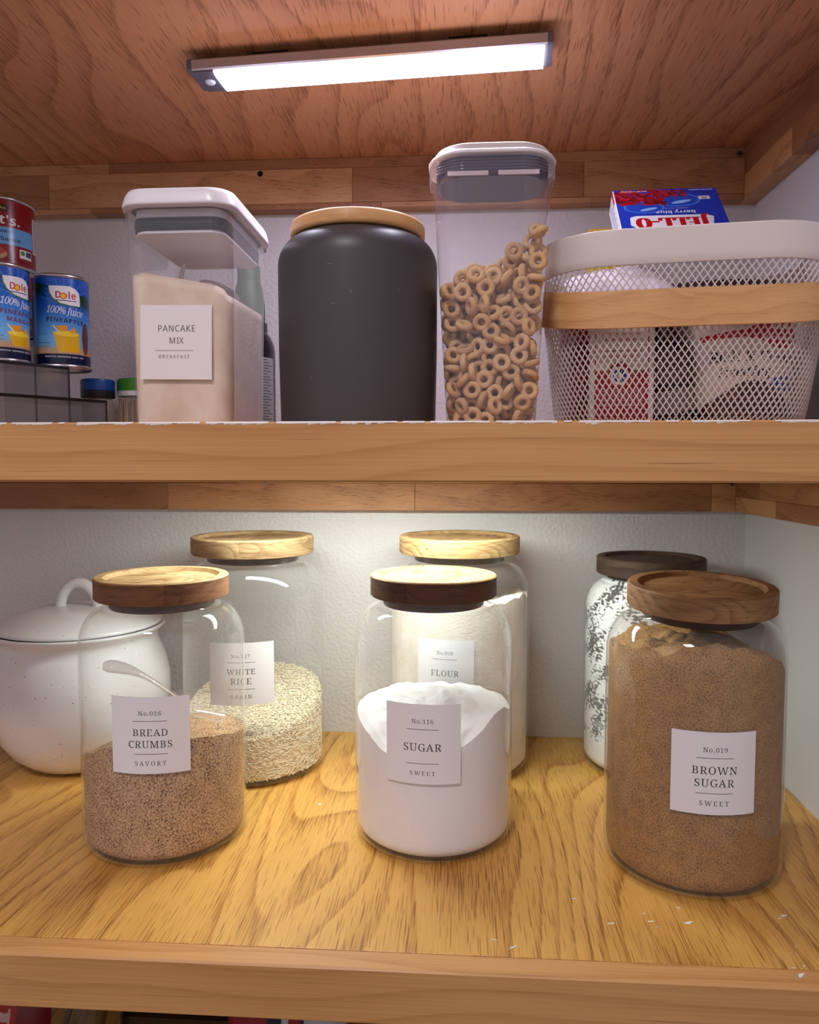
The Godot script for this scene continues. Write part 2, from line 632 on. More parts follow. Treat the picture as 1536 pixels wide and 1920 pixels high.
# ------------------------------------------------------------------ shelves
func stave(parent: Node3D, at: Vector3, size: Vector3, tone: int, turned: bool) -> void:
	var ln: float = size.z if turned else size.x
	var off := Vector2(rng.randf_range(ln / 2, 0.6 - ln / 2) if ln < 0.58 else 0.3, rng.randf_range(0.04, 0.08))
	part("stave", boxm(at, size, 0.0004, turned, off), M.stave[tone % 4], parent)

# rows: [low, high, [joints along the cleat], first tone]
func cleat(shelf: Node3D, called: String, a: float, b: float, rows: Array, along_z: bool) -> void:
	var lo: float = rows[0][0]
	var hi: float = rows[rows.size() - 1][1]
	var core: ArrayMesh
	var mid := (a + b) / 2
	if along_z: core = boxm(Vector3(WALL_X - CLEAT / 2 + 0.001, (lo + hi) / 2, mid), Vector3(CLEAT - 0.002, hi - lo - 0.001, b - a - 0.001), 0, true)
	else: core = boxm(Vector3(mid, (lo + hi) / 2, WALL_Z + CLEAT / 2 - 0.001), Vector3(b - a - 0.001, hi - lo - 0.001, CLEAT - 0.002))
	var c := part(called, core, M.stave[1], shelf)
	for r in rows:
		var js: Array = [a] + r[2] + [b]
		for k in js.size() - 1:
			var m: float = (js[k] + js[k + 1]) / 2
			var ln: float = js[k + 1] - js[k] - 0.0002
			var proud := 0.0002 * (k % 2)
			if along_z: stave(c, Vector3(WALL_X - CLEAT / 2 - proud, (r[0] + r[1]) / 2, m), Vector3(CLEAT, r[1] - r[0] - 0.0002, ln), r[3] + k * 3, true)
			else: stave(c, Vector3(m, (r[0] + r[1]) / 2, WALL_Z + CLEAT / 2 + proud), Vector3(ln, r[1] - r[0] - 0.0002, CLEAT), r[3] + k * 3, false)

func screw(parent: Node3D, at: Vector3, out: Vector3) -> void:
	var g := Geo.new()
	g.lathe([PackedVector2Array([Vector2(0.0034, 0), Vector2(0.0034, 0.0005)]), PackedVector2Array([Vector2(0.0034, 0.0005), Vector2(0.0018, 0.0005)]), PackedVector2Array([Vector2(0.0018, 0.0005), Vector2(0.0008, -0.0005), Vector2(0.00001, -0.0006)])], 20)
	var o := part("screw", g.mesh(), M.screw, parent, "small steel screw head")
	o.position = at
	o.quaternion = Quaternion(Vector3.UP, out)
	part("screw_slot", boxm(Vector3(0, 0.0006, 0), Vector3(0.0036, 0.0003, 0.0009)), M.hole, o)
	part("screw_slot", boxm(Vector3(0, 0.0006, 0), Vector3(0.0009, 0.0003, 0.0036)), M.hole, o)

func shelf(label: String, top: float, low: float, board: Material, trim_top: float, trim_low: float) -> Node3D:
	var o := thing("pantry_shelf", label, "shelf")
	var x0 := -0.62
	part("board", boxm(Vector3((x0 + WALL_X) / 2, (top + low) / 2, WALL_Z / 2), Vector3(WALL_X - x0, top - low, -WALL_Z), 0.0003, true, Vector2(0.2, 0.45)), board, o)
	part("front_trim", boxm(Vector3((x0 + WALL_X) / 2, (trim_top + trim_low) / 2, 0.009), Vector3(WALL_X - x0, trim_top - trim_low, 0.018), 0.0012, false, Vector2(0.6, 0.03)), M.pine, o, "pale pine strip")
	return o

func shelves() -> void:
	var up := shelf("top pantry shelf with reddish plywood underside and jointed-block cleats", 0.668, 0.6445, M.oak_red, 0.668, 0.632)
	cleat(up, "back_cleat", -0.62, WALL_X - CLEAT, [[0.5905, 0.5965, [-0.412, -0.0865, 0.14], 2], [0.5965, 0.6335, [-0.46, -0.118, 0.131], 3], [0.6335, 0.6444, [-0.39, 0.02], 2]], false)
	cleat(up, "side_cleat", WALL_Z, -0.002, [[0.5905, 0.616, [-0.26, -0.1], 2], [0.616, 0.6444, [-0.2], 1]], true)
	var hole := Geo.new()
	hole.lathe([PackedVector2Array([Vector2(0.0032, 0.0002), Vector2(0.0028, 0.0006)]), PackedVector2Array([Vector2(0.0028, 0.0006), Vector2(0.00001, 0.0006)])], 20)
	var h := part("screw_hole", hole.mesh(), M.hole, up, "dark pre-drilled hole")
	h.position = Vector3(-0.2198, 0.6293, WALL_Z + CLEAT)
	h.quaternion = Quaternion(Vector3.UP, Vector3.BACK)
	screw(up, Vector3(0.2925, 0.6375, WALL_Z + CLEAT + 0.0002), Vector3.BACK)
	var md := shelf("middle pantry shelf with pine front trim, carrying the containers and basket", MID, 0.3145, M.oak_red, MID, 0.3015)
	cleat(md, "back_cleat", -0.62, WALL_X - CLEAT, [[0.2600, 0.2905, [-0.331, -0.0497, 0.2728], 1], [0.2905, 0.3144, [-0.25, 0.06], 3]], false)
	cleat(md, "side_cleat", WALL_Z, -0.002, [[0.2600, 0.2765, [-0.27, -0.12], 2], [0.2765, 0.3144, [-0.31, -0.16], 1]], true)
	var chips := Geo.new()
	var cn := noise(77, 1.0, 3)
	var cx := -0.45
	while cx < 0.30:
		var w := 0.003 + 0.004 * absf(cn.get_noise_1d(cx * 300.0))
		var dp := maxf(0.0, 0.0007 + 0.0016 * cn.get_noise_1d(cx * 90.0 + 40.0) + 0.0008 * cn.get_noise_1d(cx * 400.0))
		if dp > 0.0002:
			var y1 := MID - 0.0006
			chips.flat([Vector3(cx, y1 - dp, 0.01815), Vector3(cx + w, y1 - dp * 0.7, 0.01815), Vector3(cx + w, y1, 0.01815), Vector3(cx, y1, 0.01815)], [Vector2.ZERO, Vector2.RIGHT, Vector2.ONE, Vector2.DOWN])
			chips.flat([Vector3(cx, y1, 0.01815), Vector3(cx + w, y1, 0.01815), Vector3(cx + w, MID + 0.0002, 0.0165), Vector3(cx, MID + 0.0002, 0.0165)], [Vector2.ZERO, Vector2.RIGHT, Vector2.ONE, Vector2.DOWN])
		cx += w
	part("chipped_edge", chips.mesh(), mat(Color(0.90, 0.86, 0.82), 0.8), md, "pale chipped upper edge of the trim").set_meta("kind", "stuff")
	screw(md, Vector3(-0.2187, 0.2925, WALL_Z + CLEAT + 0.0002), Vector3.BACK)
	screw(md, Vector3(0.2935, 0.2915, WALL_Z + CLEAT + 0.0002), Vector3.BACK)
	var lw := shelf("golden oak pantry shelf with pine front trim, carrying the glass jars", 0.0, -0.023, M.oak, 0.0, -0.036)
	# spilt flour and crumbs pressed into the front of this shelf
	var lk := mat(Color(0.93, 0.92, 0.90), 0.9)
	for q in [[1290, 1730, 14], [1220, 1728, 9], [1078, 1685, 8], [1145, 1732, 13], [1208, 1713, 6], [1470, 1717, 12], [1462, 1722, 7], [1502, 1828, 13], [1488, 1815, 5], [1508, 1811, 5], [925, 1762, 10], [963, 1776, 12], [1272, 1702, 7], [1233, 1738, 4], [1493, 1775, 5], [600, 1508, 11]]:
		crumb(lw, q[0], q[1], q[2], lk)
	var bt := shelf("lowest pantry shelf seen under the golden oak one", -0.30, -0.323, M.oak, -0.30, -0.336)
	bt.set_meta("label", "lowest dim pantry shelf below the golden oak one")

# where the sight line through a pixel of the 1536 x 1920 photograph meets the plane of height y
func on_plane(px: float, py: float, y: float) -> Vector3:
	var b := Basis.from_euler(Vector3(deg_to_rad(-3.71), deg_to_rad(3.79), 0))
	var d := b * Vector3((px - 768) / 1420.0, -(py - 960) / 1420.0, -1)
	var o := Vector3(0, 0.313, 0.465)
	return o + d * ((y - o.y) / d.y)

func crumb(parent: Node3D, px: float, py: float, len_px: float, m: Material) -> void:
	var p := on_plane(px, py, 0.0002)
	var s := len_px * 0.00033
	var P := PackedVector3Array()
	for k in 9:
		var a := TAU * k / 9
		P.append(Vector3(cos(a) * s * rng.randf_range(0.3, 1.0), 0, sin(a) * s * rng.randf_range(0.1, 0.4)))
	var hi := PackedVector3Array()
	for q in P: hi.append(q * 0.5 + Vector3(0, 0.0003, 0))
	var g := Geo.new()
	g.loft([P, hi], false, true)
	var o := part("flour_speck", g.mesh(), m, parent, "white flour smear")
	o.position = p
	o.rotation.y = rng.randf_range(-0.5, 0.9)

# ------------------------------------------------------------------ glass jars on the golden shelf
# outer glass profile of the two jar sizes
func jar_radius(R: float, H: float, y: float) -> float:      # inside radius at height y
	var neck := R * 0.70
	var ys := H * 0.745
	var yn := H * 0.885
	var ri := R - 0.0019
	if y <= ys: return ri
	var f := clampf((y - ys) / (yn - ys), 0.0, 1.0)
	return lerpf(neck - 0.002, ri, sqrt(maxf(0.0, 1.0 - f * f)))

func jar_glass(R: float, H: float) -> ArrayMesh:
	var neck := R * 0.70
	var ys := H * 0.745
	var yn := H * 0.885
	var lip := H - 0.0175
	var p := PackedVector2Array([Vector2(0.0001, 0.0015), Vector2(R - 0.018, 0.0006)])
	p.append_array(arc(R - 0.011, 0.011, 0.011, -90, 0, 8))
	p.append(Vector2(R, ys * 0.5))
	for k in 13:
		var a := PI / 2 * k / 12
		p.append(Vector2(lerpf(neck, R, cos(a)), lerpf(ys, yn, sin(a))))
	p.append(Vector2(neck - 0.0002, yn + 0.003))
	p.append(Vector2(neck + 0.0004, lip - 0.003))
	p.append(Vector2(neck + 0.0012, lip - 0.0012))
	p.append(Vector2(neck - 0.001, lip))
	p.append(Vector2(neck - 0.003, lip - 0.002))
	var g := Geo.new()
	g.lathe([p], 96)
	return g.mesh()

# the granular body in a jar: hgt(x, z) is its surface
func fill_mesh(R: float, H: float, hgt: Callable, lump: FastNoiseLite, rough: float, edge: float) -> ArrayMesh:
	var g := Geo.new()
	var n := 120
	var P := []
	var U := []
	var top := PackedFloat32Array()
	for s in n + 1:
		var a := TAU * (s % n) / n
		var r := R - 0.004
		top.append(hgt.call(r * cos(a), r * sin(a)) + lump.get_noise_3d(cos(a) * 60, 0, sin(a) * 60) * edge + lump.get_noise_3d(cos(a) * 260, 9, sin(a) * 260) * edge * 0.5)
	for k in 33:
		var row := PackedVector3Array()
		var ur := PackedVector2Array()
		for s in n + 1:
			var a := TAU * (s % n) / n
			var y := lerpf(0.0052, top[s], float(k) / 32)
			var r := jar_radius(R, H, y) - 0.0003
			if y < 0.014: r -= (1.0 - sqrt(1.0 - pow((0.014 - y) / 0.0092, 2.0) * 0.98)) * 0.008
			row.append(Vector3(r * cos(a), y, r * sin(a)))
			ur.append(Vector2(s * R * TAU / n, y))
		P.append(row); U.append(ur)
	g.grid(P, U)
	P = []
	U = []
	for k in 37:
		var f := 1.0 - float(k) / 36
		var row := PackedVector3Array()
		var ur := PackedVector2Array()
		for s in n + 1:
			var a := TAU * (s % n) / n
			var re := jar_radius(R, H, top[s]) - 0.0003
			var x := re * f * cos(a)
			var z := re * f * sin(a)
			var y: float = hgt.call(x, z) + lump.get_noise_3d(x * 900, 0, z * 900) * rough
			y = lerpf(y, top[s], clampf((f - 0.86) / 0.14, 0, 1))
			row.append(Vector3(x, y, z))
			ur.append(Vector2(x + 0.07, z + 0.2))
		P.append(row); U.append(ur)
	g.grid(P, U)
	return g.mesh()

func jar_label(lines: Array, width: float, height: float) -> ImageTexture:
	var c := Canvas.new(768, int(768 * height / width), Color(0.93, 0.92, 0.93))
	var ink := Color(0.13, 0.13, 0.14)
	var sy := c.h / 800.0
	c.text(lines[0], 384, 170 * sy, 215, ink, "Droid Serif", 4)
	c.rect(220, 250 * sy, 328, 5, ink)
	if lines[1].size() == 1:
		c.text(lines[1][0], 384, 430 * sy, lines[3], ink, "Droid Serif", 4)
	else:
		c.text(lines[1][0], 384, 370 * sy, lines[3], ink, "Droid Serif", 4)
		c.text(lines[1][1], 384, 492 * sy, lines[4], ink, "Droid Serif", 4)
	c.rect(220, 592 * sy, 328, 5, ink)
	c.text(lines[2], 384, 690 * sy, lines[5], ink, "Droid Serif", 14)
	return c.tex()

# a sticker bent round the glass, its middle facing angle (0 = toward +z, positive toward +x)
func sticker(R: float, y0: float, w: float, h: float, angle: float, lean := 0.0) -> ArrayMesh:
	var g := Geo.new()
	for side in [0, 1]:
		var P := []
		var U := []
		var r: float = R + (0.00035 if side == 0 else 0.0002)
		for k in 3:
			var row := PackedVector3Array()
			var ur := PackedVector2Array()
			for s in 21:
				var f := s / 20.0
				var a := angle + (f - 0.5) * w / R
				row.append(Vector3(r * sin(a), y0 + h * k / 2 + lean * (f - 0.5) * w, r * cos(a)))
				ur.append(Vector2(f, 1.0 - k / 2.0))
			P.append(row); U.append(ur)
		g.grid(P, U, side == 0)
	return g.mesh()

func jar(key: String, label: String, at: Vector3, R: float, H: float, lid_r: float, tilt := Vector3.ZERO, facing := 0.0) -> Node3D:
	var o := thing("glass_jar", label, "jar", at)
	part("glass_body", jar_glass(R, H), M.glass, o, "clear glass cylinder with rounded shoulder")
	var t := 0.0175
	var y := H - t
	var g := Geo.new()
	var low := [PackedVector2Array([Vector2(0.0001, y), Vector2(lid_r - 0.001, y)]),
		PackedVector2Array([Vector2(lid_r - 0.001, y), Vector2(lid_r, y + 0.001), Vector2(lid_r, y + t * 0.5), Vector2(lid_r, H - 0.001)])]
	var high := [PackedVector2Array([Vector2(lid_r, H - 0.001), Vector2(lid_r - 0.001, H)]),
		PackedVector2Array([Vector2(lid_r - 0.001, H), Vector2(lid_r - 0.0075, H)]),
		PackedVector2Array([Vector2(lid_r - 0.0075, H), Vector2(lid_r - 0.0095, H - 0.0026), Vector2(lid_r - 0.0105, H - 0.0032)]),
		PackedVector2Array([Vector2(lid_r - 0.0105, H - 0.0032), Vector2(lid_r * 0.4, H - 0.0032), Vector2(0.0001, H - 0.0032)])]
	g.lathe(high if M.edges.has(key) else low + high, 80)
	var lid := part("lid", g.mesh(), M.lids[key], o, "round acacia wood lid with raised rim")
	lid.rotation.y = facing
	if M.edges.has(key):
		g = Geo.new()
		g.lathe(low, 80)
		part("shaded_lid_edge", g.mesh(), M.edges[key], lid, "dark wood edge with the side shade painted in")
	lid.position = Vector3(0, tilt.y, 0)
	lid.rotation.x = tilt.x
	lid.rotation.z = tilt.z
	g = Geo.new()
	var pr := R * 0.70 - 0.0042
	g.lathe([PackedVector2Array([Vector2(0.0001, y - 0.008), Vector2(pr - 0.001, y - 0.008)]), PackedVector2Array([Vector2(pr - 0.001, y - 0.008), Vector2(pr, y - 0.007), Vector2(pr, y - 0.0002)])], 64)
	part("plug", g.mesh(), M.dark_wood, lid, "stepped inner plug")
	return o

func lower_jars() -> void:
	var lump := noise(71, 0.05, 3)
	var grainy := graintex(512, 5, grad([[0.0, Color.BLACK], [1.0, Color.WHITE]]), 0.7, 0.5, 0.2)
	# --- bread crumbs
	var R := 0.0665
	var H := 0.2200
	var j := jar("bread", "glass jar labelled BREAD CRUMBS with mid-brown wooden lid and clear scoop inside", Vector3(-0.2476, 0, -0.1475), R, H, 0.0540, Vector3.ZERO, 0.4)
	var st := part("label_sticker", sticker(R, 0.0770, 0.0590, 0.0595, 0.215, -0.04), tmat(jar_label(["No.016", ["BREAD", "CRUMBS"], "SAVORY", 330, 415, 300], 0.062, 0.0625), 0.55), j, "white paper label printed No.016 BREAD CRUMBS SAVORY")
	var bread := graintex(512, 17, grad([[0.0, Color(0.28, 0.17, 0.10)], [0.18, Color(0.42, 0.28, 0.18)], [0.36, Color(0.69, 0.54, 0.39)], [0.6, Color(0.76, 0.61, 0.45)], [1.0, Color(0.86, 0.74, 0.58)]]), 0.35, 1.25, 0.30)
	var bm := tmat(bread, 0.95, Vector3(5.5, 5.5, 5.5))
	bump(bm, grainy, 0.03)
	single("bread_crumbs", fill_mesh(R, H, func(x, z): return 0.090 + 0.17 * x + 0.16 * z - 3.0 * x * x, lump, 0.0025, 0.0018), bm, "coarse tan and brown bread crumbs half filling the jar with the clear scoop", "bread crumbs", Vector3(-0.2476, 0, -0.1475), "", "stuff")
	scoop(Vector3(-0.2476, 0, -0.1475))
	part("crumb_specks", specks(R, H, 0.10, 3, 900), mat(Color(0.86, 0.78, 0.66), 0.9), j, "crumb dust on the glass").set_meta("kind", "stuff")
	# --- sugar
	j = jar("sugar", "glass jar labelled SUGAR with lid that is pale on top, with shade painted into its dark edge", Vector3(-0.0217, 0, -0.1680), R, H, 0.0530, Vector3.ZERO, 1.2)
	st = part("label_sticker", sticker(R, 0.0665, 0.0595, 0.0625, -0.09, 0.0), tmat(jar_label(["No.116", ["SUGAR"], "SWEET", 380, 0, 250], 0.0625, 0.068), 0.55), j, "white paper label printed No.116 SUGAR SWEET")
	var sm := mat(Color(0.95, 0.94, 0.945), 0.85)
	bump(sm, grainy, 0.02)
	sm.uv1_scale = Vector3(12, 12, 12)
	single("white_sugar", fill_mesh(R, H, func(x, z): return 0.109 - 0.028 * exp(-(pow(x + 0.012, 2) + pow(z - 0.048, 2)) / 0.0022) + 0.010 * exp(-(pow(x - 0.052, 2) + pow(z - 0.035, 2)) / 0.0004), lump, 0.0036, 0.0022), sm, "fine white sugar, scooped hollow at the front, half filling its jar", "sugar", Vector3(-0.0217, 0, -0.1680), "", "stuff")
	part("sugar_specks", specks(R, H, 0.11, 4, 1500), mat(Color(0.95, 0.95, 0.95), 0.9), j, "sugar crystals on the glass").set_meta("kind", "stuff")
	# --- brown sugar; its lid sits a little askew
	j = jar("brown", "glass jar labelled BROWN SUGAR with brown lid sitting slightly askew", Vector3(0.1833, 0, -0.1320), R, 0.2205, 0.0540, Vector3(0.052, 0.0010, 0.008), 0.2)
	st = part("label_sticker", sticker(R, 0.0660, 0.0588, 0.0592, -0.06, 0.012), tmat(jar_label(["No.019", ["BROWN", "SUGAR"], "SWEET", 400, 350, 260], 0.063, 0.0635), 0.55), j, "white paper label printed No.019 BROWN SUGAR SWEET")
	var brown := graintex(512, 27, grad([[0.0, Color(0.30, 0.18, 0.08)], [0.22, Color(0.48, 0.31, 0.15)], [0.45, Color(0.65, 0.46, 0.26)], [0.75, Color(0.73, 0.53, 0.31)], [1.0, Color(0.84, 0.65, 0.41)]]), 0.35, 0.85, 0.25)
	var brm := tmat(brown, 0.8, Vector3(6.5, 6.5, 6.5), Color(0.96, 0.98, 0.87))
	bump(brm, grainy, 0.04)
	single("brown_sugar", fill_mesh(R, 0.2205, func(x, z): return 0.181 + 0.05 * z - 0.010 * absf(x) / 0.0627 - 0.026 * pow(maxf(x, 0.0) / 0.0627, 5.0), lump, 0.006, 0.006), brm, "moist brown sugar filling its jar nearly to the neck", "sugar", Vector3(0.1833, 0, -0.1320), "", "stuff")
	# --- rice
	var R2 := 0.0720
	var H2 := 0.2385
	j = jar("rice", "taller glass jar labelled WHITE RICE with weathered pale lid, behind the bread crumbs jar", Vector3(-0.2123, 0, -0.2992), R2, H2, 0.0620, Vector3.ZERO, 0.1)
	st = part("label_sticker", sticker(R2, 0.0835, 0.0625, 0.0600, 0.09, 0.02), tmat(jar_label(["No.127", ["WHITE", "RICE"], "GRAIN", 330, 240, 250], 0.0625, 0.063), 0.55), j, "white paper label printed No.127 WHITE RICE GRAIN")
	rice(Vector3(-0.2123, 0, -0.2992), R2, H2, lump)
	# --- flour
	var at := Vector3(0.0, 0, -0.3170)
	j = jar("flour", "taller glass jar labelled FLOUR with yellowish lid, behind the sugar jar", at, R2, H2, 0.0620, Vector3.ZERO, 0.7)
	st = part("label_sticker", sticker(R2, 0.0850, 0.0560, 0.0600, -0.19, 0.0), tmat(jar_label(["No.058", ["FLOUR"], "BAKING", 370, 0, 280], 0.063, 0.066), 0.55), j, "white paper label printed No.058 FLOUR")
	var fm := tmat(graintex(512, 47, grad([[0.0, Color(0.90, 0.85, 0.79)], [0.5, Color(0.93, 0.89, 0.84)], [1.0, Color(0.96, 0.93, 0.89)]]), 0.1, 0.15, 0.8), 0.95)
	bump(fm, grainy, 0.04)
	fm.uv1_scale = Vector3(3.5, 3.5, 3.5)
	single("flour", fill_mesh(R2, H2, func(x, z): return 0.172 + 0.10 * x + 0.05 * z, lump, 0.007, 0.007), fm, "off-white flour filling the tall jar behind the sugar", "flour", at, "", "stuff")
	# --- powdered sugar, nearly empty, its residue still on the glass
	at = Vector3(0.1965, 0, -0.3245)
	j = jar("powder", "unlabelled glass jar with blackish lid and streaky white powder residue on its glass", at, R, 0.2170, 0.0540, Vector3.ZERO, 0.9)
	var res := residue(R, 0.2170)
	part("powder_residue", res, residue_material(), j, "white powder clinging inside the glass")
	var pm := mat(Color(0.95, 0.94, 0.94), 0.95)
	single("white_powder", fill_mesh(R, 0.217, func(x, z): return 0.034 + 0.05 * x, lump, 0.002, 0.003), pm, "white powder left in the bottom of the jar with the blackish lid", "sugar", at, "", "stuff")

func residue(R: float, H: float, from := 0.03) -> ArrayMesh:
	var g := Geo.new()
	var P := []
	var U := []
	for k in 33:
		var y := lerpf(from, H * 0.90, k / 32.0)
		var row := PackedVector3Array()
		var ur := PackedVector2Array()
		for s in 97:
			var a := TAU * (s % 96) / 96
			var r := jar_radius(R, H, y) - 0.0004
			row.append(Vector3(r * cos(a), y, r * sin(a)))
			ur.append(Vector2(s / 96.0, k / 32.0))
		P.append(row); U.append(ur)
	g.grid(P, U)
	return g.mesh()

func residue_material() -> StandardMaterial3D:
	var w := 1024
	var h := 512
	var na := noise(91, 0.02, 4)
	var nb := noise(92, 0.07, 3)
	var im := Image.create_empty(w, h, false, Image.FORMAT_RGBA8)
	var o := PackedByteArray()
	o.resize(w * h * 4)
	for y in h:
		for x in w:
			var a := na.get_noise_2d(x * 0.55 + y * 0.25, y * 0.35) + 0.7 * nb.get_noise_2d(x * 0.8, y * 1.3)
			var k := (y * w + x) * 4
			o[k] = 247; o[k + 1] = 247; o[k + 2] = 248
			o[k + 3] = 255 if a > -0.16 else (110 if a > -0.26 else 0)
	im = Image.create_from_data(w, h, false, Image.FORMAT_RGBA8, o)
	var m := tmat(ImageTexture.create_from_image(im), 0.95)
	m.transparency = BaseMaterial3D.TRANSPARENCY_ALPHA
	return m

# single crystals stuck inside the glass
func specks(R: float, H: float, from: float, sd: int, count: int) -> ArrayMesh:
	var r := RandomNumberGenerator.new()
	r.seed = sd
	var g := Geo.new()
	for k in count:
		var y := lerpf(from, H * 0.90, sqrt(r.randf()))
		var a := r.randf() * TAU
		var q := jar_radius(R, H, y) + 0.0004
		var p := Vector3(q * cos(a), y, q * sin(a))
		var s := r.randf_range(0.00008, 0.00022)
		var u := Vector3(-sin(a), 0, cos(a)) * s
		var v := Vector3.UP * s
		var n := Vector3(cos(a), 0, sin(a)) * -s
		for c in [[u, v], [v, -u], [-u, -v], [-v, u]]:
			g.flat([p + c[0], p + c[1], p + n], [Vector2.ZERO, Vector2.RIGHT, Vector2.ONE])
	return g.mesh()

func rice(at: Vector3, R: float, H: float, lump: FastNoiseLite) -> void:
	var hg := func(x, z): return 0.067 - 0.30 * z + 0.05 * x
	var rm := mat(Color(0.90, 0.83, 0.70), 0.6)
	var body := single("white_rice", fill_mesh(R - 0.0022, H, func(x, z): return hg.call(x, z) - 0.0008, lump, 0.001, 0.0005), rm, "long-grain white rice sloping in the tall jar behind the bread crumbs", "rice", at, "", "stuff")
	var g := Geo.new()
	var path := []
	var rad := []
	for k in 5:
		path.append(Vector3((k - 2) * 0.0015, 0, 0))
		rad.append([0.0002, 0.00055, 0.00065, 0.00055, 0.0002][k])
	g.tube(path, rad, 5)
	var mm := MultiMesh.new()
	mm.transform_format = MultiMesh.TRANSFORM_3D
	mm.mesh = g.mesh()
	var tr := []
	for k in 10000:      # on the surface
		var a := rng.randf() * TAU
		var r := sqrt(rng.randf()) * (R - 0.0045)
		var x := r * cos(a)
		var z := r * sin(a)
		var b := Basis.from_euler(Vector3(rng.randf_range(-0.4, 0.4), rng.randf() * TAU, rng.randf_range(-0.35, 0.35)))
		tr.append(Transform3D(b, Vector3(x, hg.call(x, z) + rng.randf_range(-0.0018, 0.0008), z)))
	for k in 10000:      # against the glass
		var a := rng.randf() * TAU
		var r := R - 0.0032 - 0.0016 * rng.randf()
		var x := r * cos(a)
		var z := r * sin(a)
		var y: float = lerpf(0.008, hg.call(x, z), rng.randf())
		var b := Basis(Vector3.UP, -a + PI / 2) * Basis(Vector3.BACK, rng.randfn(0.0, 0.7))
		tr.append(Transform3D(b, Vector3(x, y, z)))
	mm.use_colors = true
	mm.instance_count = tr.size()
	for k in tr.size():
		mm.set_instance_transform(k, tr[k])
		var tone := rng.randf_range(0.88, 1.0)
		mm.set_instance_color(k, Color(tone, tone * rng.randf_range(0.97, 1.0), tone * rng.randf_range(0.90, 1.0)))
	var o := MultiMeshInstance3D.new()
	o.name = "rice_grains"
	o.multimesh = mm
	var gm := mat(Color(0.97, 0.92, 0.82), 0.5)
	gm.vertex_color_use_as_albedo = true
	o.material_override = gm
	o.set_meta("kind", "stuff")
	body.add_child(o, true)

func scoop(at: Vector3) -> void:
	var o := thing("measuring_scoop", "clear plastic scoop lying on the bread crumbs", "scoop", at + Vector3(0.020, 0.108, 0.004), 0.15)
	# the bowl: a cup lying on its side, mouth up and toward the light
	var g := Geo.new()
	var P := []
	var U := []
	for k in 9:
		var f := k / 8.0
		var row := PackedVector3Array()
		var ur := PackedVector2Array()
		for s in 25:
			var a := PI * (1.0 + s / 24.0)
			var r := lerpf(0.013, 0.019, f)
			row.append(Vector3(lerpf(-0.012, 0.030, f), r * sin(a) + 0.012 + 0.006 * f - 0.012 * f, r * cos(a)))
			ur.append(Vector2(f, s / 24.0))
		P.append(row); U.append(ur)
	g.grid(P, U)
	part("bowl", g.mesh(), pane(Color(0.9, 0.88, 0.88), 0.10, 0.03), o)
	g = Geo.new()
	var path := []
	var rad := []
	for k in 13:
		var f := k / 12.0
		path.append(Vector3(lerpf(-0.006, -0.062, f), 0.010 + 0.026 * f + 0.010 * sin(f * PI * 0.8), 0.004 + 0.012 * f))
		rad.append(lerpf(0.0035, 0.0095, smoothstep(0.35, 0.85, f)) * (1.0 if f < 0.95 else 0.55))
	g.tube(path, rad, 14, 0.5)
	var m := pane(Color(0.80, 0.72, 0.68), 0.28, 0.03)
	part("handle", g.mesh(), m, o)

# ------------------------------------------------------------------ crock
func crock() -> void:
	var o := thing("ceramic_crock", "white speckled stoneware crock with loop-handled lid beside the bread crumbs jar", "crock", Vector3(-0.3985, 0, -0.2985))
	o.scale = Vector3.ONE * 1.04
	var speck := Canvas.new(1024, 1024, Color(0.94, 0.93, 0.94))
	var r2 := RandomNumberGenerator.new()
	r2.seed = 5
	for k in 260:
		var s := r2.randf_range(0.6, 1.5)
		speck.oval(r2.randf() * 1024, r2.randf() * 1024, s, s * 2.0, Color(0.42, 0.40, 0.38))
	var glaze := tmat(speck.tex(), 0.16, Vector3(1.6, 4.5, 1))
	glaze.clearcoat_enabled = true
	glaze.clearcoat = 0.5
	var g := Geo.new()
	var p := PackedVector2Array([Vector2(0.0001, 0.002), Vector2(0.040, 0.0005), Vector2(0.052, 0.004)])
	for q in [[0.066, 0.016], [0.077, 0.032], [0.0840, 0.050], [0.0868, 0.068], [0.0862, 0.086], [0.0825, 0.103], [0.0770, 0.117], [0.0745, 0.124], [0.0760, 0.130], [0.0805, 0.1345], [0.0825, 0.1365], [0.0815, 0.1385], [0.078, 0.1375], [0.070, 0.130]]:
		p.append(Vector2(q[0], q[1]))
	g.lathe([p], 96)
	part("body", g.mesh(), glaze, o)
	g = Geo.new()
	var lp := PackedVector2Array([Vector2(0.070, 0.1365), Vector2(0.0785, 0.1385), Vector2(0.0795, 0.1405), Vector2(0.0780, 0.1425)])
	for q in [[0.070, 0.1465], [0.058, 0.1510], [0.044, 0.1545], [0.030, 0.1562], [0.014, 0.1572], [0.0001, 0.1575]]:
		lp.append(Vector2(q[0], q[1]))
	g.lathe([lp], 96)
	var lid := part("lid", g.mesh(), glaze, o)
	g = Geo.new()
	var path := []
	var rad := []
	for k in 21:
		var a := PI * k / 20
		path.append(Vector3(-cos(a) * 0.0195, 0.1545 + sin(a) * 0.026, 0))
		rad.append(0.0052 if k > 0 and k < 20 else 0.0062)
	g.tube(path, rad, 14, 1.0, Vector3.BACK)
	part("loop_handle", g.mesh(), glaze, lid)

